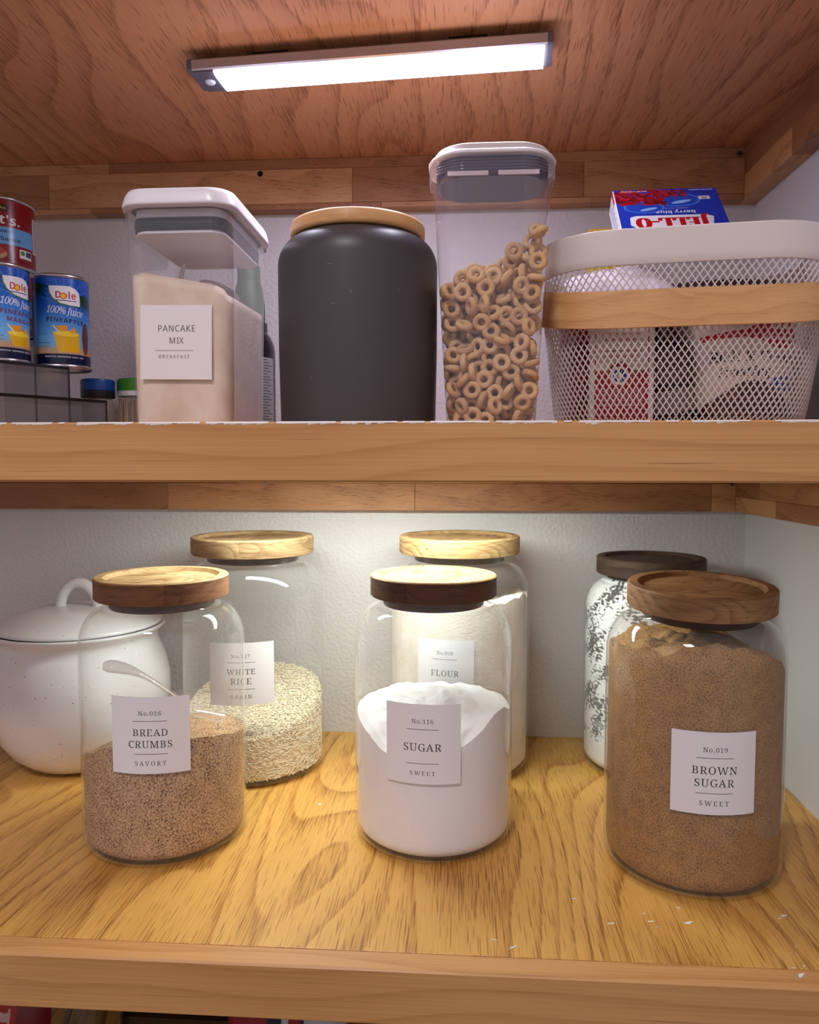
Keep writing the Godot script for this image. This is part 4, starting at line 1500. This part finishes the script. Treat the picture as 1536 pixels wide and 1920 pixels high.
func gelatin(B: Transform3D) -> void:
	var c := Canvas.new(1024, 880, Color(0.04, 0.22, 0.72))
	var white := Color(0.93, 0.93, 0.95)
	var red := Color(0.76, 0.04, 0.12)
	# drawn upright; the box lies upside down
	var lx := 512.0
	c.poly(PackedVector2Array([Vector2(150, 120), Vector2(230, 90), Vector2(880, 90), Vector2(930, 150), Vector2(920, 300), Vector2(860, 330), Vector2(200, 330), Vector2(120, 290)]), white)
	for k in 5: c.text("JELL-O", 508 + 6 * k, 215, 690, red, "Droid Serif", 2, true, 0.0, 0.0, 1.4)
	c.text("berry blue", 470, 400, 380, white, "Droid Sans", 0, true)
	c.text("ARTIFICIAL FLAVOR", 450, 470, 230, Color(0.75, 0.82, 0.95), "Droid Sans", 0)
	for q in [[760.0, 500.0, 200.0, 120.0], [420.0, 640.0, 230.0, 140.0]]:
		c.oval(q[0], q[1], q[2], q[3], Color(0.25, 0.50, 0.88))
		c.oval(q[0], q[1], q[2] * 0.9, q[3] * 0.88, Color(0.07, 0.28, 0.76))
		c.oval(q[0] - 40, q[1] - 40, q[2] * 0.45, q[3] * 0.2, Color(0.55, 0.75, 0.97), -0.3)
	var r2 := RandomNumberGenerator.new()
	r2.seed = 3
	for k in 130:
		c.oval(r2.randf_range(560, 1010), r2.randf_range(560, 860), r2.randf_range(20, 52), r2.randf_range(14, 34), [Color(0.60, 0.04, 0.14), Color(0.72, 0.10, 0.20), Color(0.45, 0.02, 0.10)][k % 3], r2.randf() * 3)
	for k in 60:
		c.oval(r2.randf_range(300, 620), r2.randf_range(700, 850), r2.randf_range(14, 36), r2.randf_range(10, 24), [Color(0.60, 0.04, 0.14), Color(0.72, 0.10, 0.20), Color(0.45, 0.02, 0.10)][k % 3], r2.randf() * 3)
	c.text("NET WT 3 OZ (85g)", 820, 846, 260, white, "Droid Sans", 0, true)
	c.text("GELATIN DESSERT", 150, 846, 240, white, "Droid Sans", 0, true)
	c.rect(90, 640, 110, 70, white)
	c.text("80", 145, 662, 50, Color(0.1, 0.1, 0.2), "Droid Sans", 0, true)
	c.text("CALORIES", 145, 694, 92, Color(0.1, 0.1, 0.2), "Droid Sans", 0, true)
	var w := 0.087
	var h := 0.074
	var t := 0.021
	var o := thing("gelatin_box", "blue gelatin dessert box lying upside down on top of the basket's contents", "box")
	# its lower front edge rests inside the rim, leaning back
	o.transform = Transform3D(Basis(Vector3.UP, -0.03) * Basis(Vector3.RIGHT, deg_to_rad(-45.0)), Vector3(0.1745, 0.4985, -0.172))
	part("body", boxm(Vector3(0, h / 2, -t / 2), Vector3(w, h, t), 0.0005), mat(Color(0.88, 0.88, 0.90), 0.5), o)
	var f := part("front_panel", plate(w - 0.0008, h - 0.0008, 0.0003), tmat(c.tex(), 0.3), o, "blue printed face, upside down")
	f.position = Vector3(0, h / 2, 0)
	f.rotation.z = PI
	# printed side panel
	var s := Canvas.new(128, 440, Color(0.88, 0.88, 0.90))
	for k in 30: s.rect(20, 20 + k * 13, 60 + (k * 37) % 30, 5, Color(0.45, 0.46, 0.5))
	s.rect(100, 0, 28, 120, red)
	var sp := part("side_panel", plate(t - 0.001, h - 0.001, 0.0003), tmat(s.tex(), 0.5), o, "white side with small print")
	sp.position = Vector3(-w / 2, h / 2, -t / 2)
	sp.rotation.y = -PI / 2

func bags(B: Transform3D, turn: float) -> void:
	# a yellow carton peeking over the rim at the back
	var y := thing("yellow_box", "yellow carton whose corner shows above the white basket rim", "box", B * Vector3(-0.047, 0.004, -0.074), turn)
	part("body", boxm(Vector3(0, 0.097, 0), Vector3(0.046, 0.194, 0.024), 0.0006), mat(Color(0.80, 0.64, 0.06), 0.45), y)
	var pr := part("print_panel", plate(0.040, 0.020, 0.0003), mat(Color(0.12, 0.10, 0.05), 0.5), y)
	pr.position = Vector3(0, 0.176, 0.012)
	# pillow packs
	pillow("plastic_pack", "clear plastic wrapped pack lying high in the basket beside the carton", "packet", B * Vector3(-0.046, 0.122, 0.020), Vector3(0.042, 0.036, 0.012), Vector3(-1.0, turn, 0.25), mat(Color(0.84, 0.80, 0.82), 0.18), 31)
	pillow("paper_pack", "dull pinkish brown paper pack behind the frosting tub in the basket", "packet", B * Vector3(0.046, 0.004 + 0.068, -0.030), Vector3(0.050, 0.068, 0.018), Vector3(-0.1, turn, 0), mat(Color(0.40, 0.29, 0.27), 0.6), 32)
	pillow("snack_pack", "red glossy packet squeezed beside the carton at the basket side", "packet", B * Vector3(-0.079, 0.004 + 0.05, 0.030), Vector3(0.014, 0.05, 0.034), Vector3(0, turn + 0.3, 0), mat(Color(0.48, 0.05, 0.12), 0.3), 33)
	pillow("cookie_pack", "dark red packet standing behind the brown bottle in the basket", "packet", B * Vector3(-0.038, 0.004 + 0.050, 0.008), Vector3(0.030, 0.050, 0.013), Vector3(-0.12, turn, 0), mat(Color(0.16, 0.05, 0.06), 0.4), 34)

func pillow(called: String, label: String, cat: String, at: Vector3, half: Vector3, rot: Vector3, m: Material, sd: int, parent_y := 0.0) -> Node3D:
	var nz := noise(sd, 1.0, 3)
	var g := Geo.new()
	for side in [1.0, -1.0]:
		var P := []
		var U := []
		for k in 25:
			var row := PackedVector3Array()
			var ur := PackedVector2Array()
			for s in 25:
				var u := s / 12.0 - 1.0
				var v := k / 12.0 - 1.0
				var d := sqrt(maxf(0.0, (1 - pow(absf(u), 3.0)) * (1 - pow(absf(v), 2.6))))
				var z := half.z * d * (1.0 + 0.35 * nz.get_noise_2d(u * 2.2, v * 2.2 + side * 7)) + 0.0004
				z += half.z * 0.10 * nz.get_noise_2d(u * 9, v * 5) * d
				row.append(Vector3(half.x * u * (1 - 0.05 * v * v), half.y * v * (1 - 0.04 * u * u), z * side))
				ur.append(Vector2(s / 24.0, 1 - k / 24.0))
			P.append(row); U.append(ur)
		g.grid(P, U, side > 0)
	var o := single(called, g.mesh(), m, label, cat, at)
	o.rotation = rot
	return o

# ------------------------------------------------------------------ cans, riser and bottles
func can(called: String, label: String, at: Vector3, r: float, h: float, tex: Texture2D, turn: float, category := "can") -> void:
	var o := thing(called, label, category, at, turn)
	var g := Geo.new()
	var P := []
	var U := []
	for k in 3:
		var row := PackedVector3Array()
		var ur := PackedVector2Array()
		for s in 65:
			var a := TAU * s / 64
			row.append(Vector3(-r * cos(a), lerpf(0.004, h - 0.004, k / 2.0), r * sin(a)))
			ur.append(Vector2(a / TAU, 1.0 - k / 2.0))
		P.append(row); U.append(ur)
	g.grid(P, U, true)
	part("printed_wall", g.mesh(), tmat(tex, 0.25), o)
	for s in [0, 1]:
		g = Geo.new()
		var y := 0.0 if s == 0 else h - 0.004
		g.lathe([PackedVector2Array([Vector2(r, y), Vector2(r + 0.0012, y + 0.0008), Vector2(r + 0.0014, y + 0.002), Vector2(r + 0.0010, y + 0.0034), Vector2(r - 0.0004, y + 0.004), Vector2(r - 0.0018, y + 0.0038), Vector2(r - 0.002, y + 0.001)]), PackedVector2Array([Vector2(r - 0.002, y + 0.001), Vector2(0.0001, y + 0.001)])], 64)
		part("rim", g.mesh(), M.steel, o, "steel rolled rim and end")

func juice_tex(flavour: Array, ink: Color) -> ImageTexture:
	var c := Canvas.new(2048, 1050, Color(0.10, 0.40, 0.76))
	for y in 1050:       # printed sky over sand
		var f := y / 1050.0
		var col := Color(0.05, 0.33, 0.72).lerp(Color(0.42, 0.66, 0.86), smoothstep(0.15, 0.75, f)).lerp(Color(0.72, 0.58, 0.42), smoothstep(0.76, 0.86, f))
		c.rect(0, y, 2048, 1, col)
	var x := 512.0
	for k in 9:          # pale printed rays
		var a := -PI * (0.1 + 0.1 * k)
		c.line(Vector2(x + 30, 330), Vector2(x + 30, 330) + Vector2(cos(a), sin(a)) * 330, 9, Color(0.25, 0.52, 0.83))
	var leaf := Color(0.06, 0.22, 0.12)
	for cc in [[x - 330, 60], [x + 330, 180]]:
		for k in 9:
			var a := 0.35 + k * 0.28 if cc[0] < x else PI - 0.2 - k * 0.25
			var p := Vector2(cc[0], cc[1])
			var q := p + Vector2(cos(a), sin(a)) * 250
			var s := (q - p).orthogonal().normalized() * 16
			c.poly(PackedVector2Array([p + s * 0.4, (p + q) / 2 + s, q, (p + q) / 2 - s, p - s * 0.4]), leaf)
	# logo leaf
	var w := PackedVector2Array()
	for q in [[-175, 105], [60, 98], [130, 120], [180, 165], [190, 225], [190, 330], [60, 330], [-50, 310], [-130, 250], [-165, 180]]: w.append(Vector2(x + 30 + q[0], q[1]))
	var gr := PackedVector2Array()
	for q in w: gr.append(q + Vector2(-10, 14))
	c.poly(gr, Color(0.22, 0.45, 0.16))
	c.poly(w, Color(0.94, 0.94, 0.94))
	c.text("Dole", x + 48, 208, 235, Color(0.75, 0.06, 0.12), "Droid Sans", 0, true)
	c.oval(x + 18, 222, 40, 40, Color(0.90, 0.50, 0.08))
	c.oval(x + 18, 222, 24, 24, Color(0.97, 0.82, 0.30))
	c.rect(x - 72, 272, 245, 10, Color(0.10, 0.12, 0.35))
	c.text("100% Juice", x + 40, 412, 430, Color(0.95, 0.95, 0.95), "Droid Serif", -3, false, 0.08, 0.25, 1.25)
	for k in flavour.size():
		c.text(flavour[k], x + 40, 520 + 84 * k, 440 if k == 0 else 300, ink, "Droid Sans", 6, true, 0.05)
	# glass of juice
	var top := 600.0 if flavour.size() == 1 else 680.0
	c.poly(PackedVector2Array([Vector2(x - 110, top + 60), Vector2(x + 200, top + 90), Vector2(x + 200, 905), Vector2(x - 55, 905)]), Color(0.86, 0.66, 0.03))
	c.oval(x + 48, top + 80, 150, 34, Color(0.94, 0.80, 0.18))
	c.poly(PackedVector2Array([Vector2(x - 70, top - 10), Vector2(x + 60, top - 20), Vector2(x + 50, top + 55), Vector2(x - 40, top + 55)]), Color(0.90, 0.58, 0.06))
	c.poly(PackedVector2Array([Vector2(x + 70, top + 60), Vector2(x + 140, top - 10), Vector2(x + 165, top + 70)]), Color(0.92, 0.60, 0.10))
	c.line(Vector2(x - 110, top - 20), Vector2(x - 20, top + 90), 16, Color(0.85, 0.85, 0.62))
	# pineapple at the edge
	c.oval(x + 300, 720, 60, 200, Color(0.36, 0.18, 0.10))
	for k in 22: c.line(Vector2(x + 250, 540 + k * 18), Vector2(x + 350, 575 + k * 18), 4, Color(0.55, 0.32, 0.14))
	c.text("100 CAL PER SERVING", x - 240, 690, 130, Color(0.10, 0.15, 0.35), "Droid Sans", 0)
	c.text("PINEAPPLE JUICE", x - 225, 800, 150, Color(0.10, 0.12, 0.2), "Droid Sans", 0, true)
	c.text("FROM CONCENTRATE", x - 225, 845, 150, Color(0.20, 0.15, 0.12), "Droid Sans", 0)
	c.rect(0, 930, 2048, 120, Color(0.05, 0.07, 0.20))
	c.text("TROPICAL GOODNESS SINCE 1901", x + 20, 966, 470, Color(0.85, 0.85, 0.88), "Droid Sans", 5, true)
	return c.tex()

func sauce_tex() -> ImageTexture:
	var c := Canvas.new(2048, 700, Color(0.55, 0.06, 0.10))
	var x := 512.0
	c.poly(PackedVector2Array([Vector2(x - 190, 40), Vector2(x + 70, 60), Vector2(x + 60, 130), Vector2(x - 200, 110)]), Color(0.20, 0.20, 0.08))
	c.text("100% NATURAL", x - 65, 85, 220, Color(0.80, 0.75, 0.45), "Droid Serif", 0, true, 0.08)
	c.text("Hunt's.", x - 60, 215, 460, Color(0.94, 0.92, 0.92), "Droid Sans", 0, true, 0.03)
	c.rect(x - 420, 300, 760, 190, Color(0.42, 0.68, 0.90))
	c.text("No Salt Added", x - 70, 345, 330, Color(0.10, 0.08, 0.12), "Droid Serif", 0, true)
	c.text("Tomato Sauce", x - 60, 430, 470, Color(0.10, 0.08, 0.12), "Droid Serif", 0, true)
	c.oval(x - 110, 600, 150, 70, Color(0.78, 0.62, 0.45)); c.oval(x - 110, 570, 130, 55, Color(0.76, 0.25, 0.18))
	c.rect(x + 160, 520, 150, 100, Color(0.90, 0.92, 0.88)); c.rect(x + 235, 530, 70, 60, Color(0.20, 0.25, 0.50)); c.oval(x + 195, 560, 26, 26, Color(0.35, 0.55, 0.25))
	c.text("NET WT 8 OZ (227g)", x + 150, 660, 220, Color(0.18, 0.05, 0.05), "Droid Sans", 0, true)
	c.rect(x + 350, 120, 180, 400, Color(0.93, 0.92, 0.90))
	for k in 16: c.rect(x + 362, 135 + k * 23, 140 - (k * 31) % 50, 9, Color(0.12, 0.12, 0.12))
	return c.tex()

func can_corner() -> void:
	# the stepped clear riser stands aslant: u runs along its edges to the back, nrm points out over its lower step
	var ang := atan2(0.84, 0.54)
	var u := Vector3(0.54, 0, -0.84).normalized()
	var nrm := Vector3(0.84, 0, 0.54).normalized()
	var end := Vector3(-0.3262, MID, -0.2200)
	var o := thing("tiered_riser", "smoky clear plastic three-step riser holding the cans", "riser", end)
	var b := Basis(-u, Vector3.UP, nrm)   # x runs from the end toward the camera side, z out
	var dep := 0.063
	var ln := 0.30
	var hs := [0.0330, 0.0680, 0.1020]
	for k in 3:
		var g := Geo.new()
		g.box(Vector3(ln / 2, hs[k] - 0.0012, -dep * k - dep / 2), Vector3(ln, 0.0024, dep), 0.0004)
		var s := part("step", g.mesh(), M.smoke_plastic, o)
		s.basis = b
		var low: float = 0.0 if k == 0 else hs[k - 1]
		g = Geo.new()
		g.box(Vector3(ln / 2, (hs[k] + low) / 2 - 0.0012, -dep * k - 0.0012), Vector3(ln, hs[k] - low - 0.0024, 0.0022), 0.0003)
		part("riser_face", g.mesh(), M.smoke_plastic, o).basis = b
		g = Geo.new()
		g.box(Vector3(ln / 2, hs[k] - 0.0012, -dep * k + 0.0004), Vector3(ln, 0.0026, 0.0008))
		g.box(Vector3(-0.0002, (hs[k] + 0.0) / 2, -dep * k - 0.0008), Vector3(0.0012, hs[k] - 0.001, 0.0014))
		part("step_edge", g.mesh(), mat(Color(0.10, 0.08, 0.09), 0.3), o, "dark polished edge").basis = b
		g = Geo.new()
		g.box(Vector3(0.0008, hs[k] / 2, -dep * k - dep / 2), Vector3(0.002, hs[k], dep))
		part("end_wall", g.mesh(), M.smoke_plastic, o).basis = b
	var pine := juice_tex(["PINEAPPLE"], Color(0.08, 0.10, 0.26))
	var mango := juice_tex(["PINEAPPLE", "MANGO"], Color(0.45, 0.08, 0.22))
	var y2: float = MID + hs[1] + 0.0002
	can("juice_can", "blue juice can printed PINEAPPLE on the riser", Vector3(-0.3990, y2, -0.2800), 0.0262, 0.0905, pine, 0.52)
	can("juice_can", "blue juice can printed PINEAPPLE MANGO in front of the red cans", Vector3(-0.4335, y2, -0.2310), 0.0262, 0.0905, mango, 1.15)
	var sauce := sauce_tex()
	var y3: float = MID + hs[2] + 0.0002
	can("sauce_can", "red sauce can standing under another red can, mostly behind a blue can", Vector3(-0.4775, y3, -0.3080), 0.0330, 0.0700, sauce, 0.5)
	can("sauce_can", "red tomato sauce can stacked on top of another red can", Vector3(-0.4775, y3 + 0.0702, -0.3080), 0.0330, 0.0700, sauce, 0.62)
	# spice jar and toothpick jar behind the riser's end
	var sj := thing("spice_jar", "small glass spice jar with blue and black cap behind the riser", "jar", Vector3(-0.3940, MID, -0.3460))
	sj.position = Vector3(-0.3935, MID, -0.3420)
	var g := Geo.new()
	g.lathe([PackedVector2Array([Vector2(0.0001, 0.001), Vector2(0.015, 0.0), Vector2(0.0168, 0.002), Vector2(0.0168, 0.040), Vector2(0.0140, 0.0455), Vector2(0.0140, 0.050)])], 40)
	part("glass_body", g.mesh(), pane(Color(0.65, 0.6, 0.5), 0.3, 0.05), sj)
	g = Geo.new()
	g.lathe([PackedVector2Array([Vector2(0.0172, 0.046), Vector2(0.0176, 0.047), Vector2(0.0176, 0.0535)])], 40)
	part("cap_ring", g.mesh(), M.black, sj, "black cap band")
	g = Geo.new()
	g.lathe([PackedVector2Array([Vector2(0.0176, 0.0535), Vector2(0.0176, 0.0640), Vector2(0.0165, 0.0655)]), PackedVector2Array([Vector2(0.0165, 0.0655), Vector2(0.0001, 0.0655)])], 40)
	part("cap", g.mesh(), mat(Color(0.05, 0.26, 0.52), 0.35), sj, "blue cap")
	var tj := thing("toothpick_jar", "green-lidded clear jar of wooden toothpicks behind the square container", "jar", Vector3(-0.3560, MID, -0.3560))
	g = Geo.new()
	g.lathe([PackedVector2Array([Vector2(0.0001, 0.001), Vector2(0.018, 0.0), Vector2(0.0195, 0.002), Vector2(0.0195, 0.050)])], 40)
	part("clear_body", g.mesh(), pane(Color(0.9, 0.9, 0.88), 0.1, 0.05), tj)
	g = Geo.new()
	g.lathe([PackedVector2Array([Vector2(0.0200, 0.0480), Vector2(0.0205, 0.0485), Vector2(0.0205, 0.0535)])], 40)
	part("neck_ring", g.mesh(), mat(Color(0.82, 0.83, 0.82), 0.4), tj, "white ring under the lid")
	g = Geo.new()
	g.lathe([PackedVector2Array([Vector2(0.0207, 0.0535), Vector2(0.0207, 0.0650), Vector2(0.0190, 0.0670)]), PackedVector2Array([Vector2(0.0190, 0.0670), Vector2(0.0001, 0.0670)])], 40)
	part("lid", g.mesh(), mat(Color(0.22, 0.50, 0.10), 0.4), tj, "leaf green lid")
	var pick := Geo.new()
	for k in 60:
		var a := rng.randf() * TAU
		var r := 0.0178 if k < 40 else rng.randf() * 0.015
		var p := Vector3(cos(a) * r, 0.002, sin(a) * r)
		pick.tube([p, p + Vector3(rng.randfn(0, 0.0006), 0.043, rng.randfn(0, 0.0006))], [0.001, 0.0008], 5, 1.0, Vector3.RIGHT)
	var tp := single("toothpicks", pick.mesh(), mat(Color(0.70, 0.52, 0.32), 0.7), "bundle of wooden toothpicks standing in the green-lidded jar", "toothpicks", Vector3(-0.3560, MID, -0.3560), "", "stuff")
	# bottles behind the square container
	bottle("sauce_bottle", "black bottle with small white printed label between the square container and the charcoal canister", Vector3(-0.2060, MID, -0.2620), 0.0275, 0.1100, mat(Color(0.03, 0.03, 0.035), 0.3), mat(Color(0.04, 0.04, 0.045), 0.4), true)
	bottle("green_bottle", "dark green bottle seen through the square container", Vector3(-0.2200, MID, -0.3250), 0.0160, 0.1800, mat(Color(0.05, 0.30, 0.11), 0.45), mat(Color(0.05, 0.34, 0.12), 0.45), false)
	bottle("dark_bottle", "slim dark bottle whose cap shows through the square container above the mix", Vector3(-0.2930, MID, -0.3300), 0.0150, 0.1640, mat(Color(0.10, 0.09, 0.09), 0.4), mat(Color(0.10, 0.09, 0.09), 0.4), false)

func bottle(called: String, label: String, at: Vector3, r: float, h: float, m: Material, capm: Material, labelled: bool) -> void:
	var o := thing(called, label, "bottle", at)
	var g := Geo.new()
	var p := PackedVector2Array([Vector2(0.0001, 0.001), Vector2(r - 0.003, 0.0), Vector2(r, 0.003), Vector2(r, h * 0.25), Vector2(r - 0.0006, h * 0.262), Vector2(r, h * 0.275), Vector2(r, h * 0.52), Vector2(r - 0.0006, h * 0.532), Vector2(r, h * 0.545), Vector2(r, h * 0.74)])
	p.append(Vector2(r * 0.97, h * 0.80))
	p.append(Vector2(r * 0.86, h * 0.87))
	p.append(Vector2(r * 0.70, h * 0.92))
	g.lathe([p], 48)
	part("body", g.mesh(), m, o)
	g = Geo.new()
	g.lathe([PackedVector2Array([Vector2(r * 0.74, h * 0.90), Vector2(r * 0.74, h * 0.99), Vector2(r * 0.66, h)]), PackedVector2Array([Vector2(r * 0.66, h), Vector2(0.0001, h)])], 40)
	part("cap", g.mesh(), capm, o)
	if labelled:
		var c := Canvas.new(256, 768, Color(0.55, 0.56, 0.56))
		c.text("NUTRITION FACTS", 70, 330, 520, Color(0.08, 0.08, 0.08), "Droid Sans", 0, true, PI / 2)
		for k in 26: c.rect(110, 20 + k * 28, 60 + (k * 29) % 70, 7, Color(0.1, 0.1, 0.1))
		part("label_sticker", sticker(r, h * 0.02, 0.030, h * 0.66, 0.85), tmat(c.tex(), 0.6), o, "pale printed label")

# ------------------------------------------------------------------ things glimpsed on the lowest shelf
func lowest_shelf_goods() -> void:
	var y := -0.30
	# red bag with white lettering
	var c := Canvas.new(512, 512, Color(0.72, 0.08, 0.02))
	c.text("Kin", 380, 130, 190, Color(0.86, 0.72, 0.70), "Droid Serif", 0, true, -PI / 2)
	c.rect(440, 0, 72, 512, Color(0.50, 0.10, 0.14))
	pillow("snack_bag", "bright red snack bag with white lettering on the lowest shelf", "bag", Vector3(-0.4150, y + 0.094, -0.110), Vector3(0.074, 0.094, 0.026), Vector3(-0.25, 0, 0), tmat(c.tex(), 0.25), 41)
	# twisted brown paper bundle
	pillow("twisted_bundle", "crumpled golden brown wrapped bundle beside the red bag on the lowest shelf", "bundle", Vector3(-0.3365, y + 0.084, -0.150), Vector3(0.018, 0.084, 0.018), Vector3(-0.2, 0.2, -0.2), mat(Color(0.50, 0.40, 0.24), 0.35), 42)
	var t := thing("dark_tray", "dark glossy lidded box with a silver edge on the lowest shelf", "box", Vector3(-0.2560, y, -0.260))
	part("body", boxm(Vector3(0, 0.055, 0), Vector3(0.11, 0.11, 0.16), 0.004), mat(Color(0.14, 0.10, 0.06), 0.12), t)
	part("silver_edge", boxm(Vector3(-0.0535, 0.1105, 0), Vector3(0.0025, 0.002, 0.155), 0.0005), M.steel, t)
	var c2 := Canvas.new(512, 256, Color(0.80, 0.82, 0.84))
	c2.rect(0, 0, 190, 256, Color(0.62, 0.04, 0.08)); c2.rect(190, 0, 60, 256, Color(0.05, 0.06, 0.12)); c2.rect(280, 0, 50, 256, Color(0.62, 0.04, 0.08)); c2.rect(330, 0, 16, 256, Color(0.05, 0.06, 0.12))
	pillow("flour_bag", "red, navy and white paper bag just under the golden shelf's trim", "bag", Vector3(-0.1380, y + 0.098, -0.100), Vector3(0.050, 0.098, 0.026), Vector3(-0.25, 0.0, 0.0), tmat(c2.tex(), 0.5), 43)
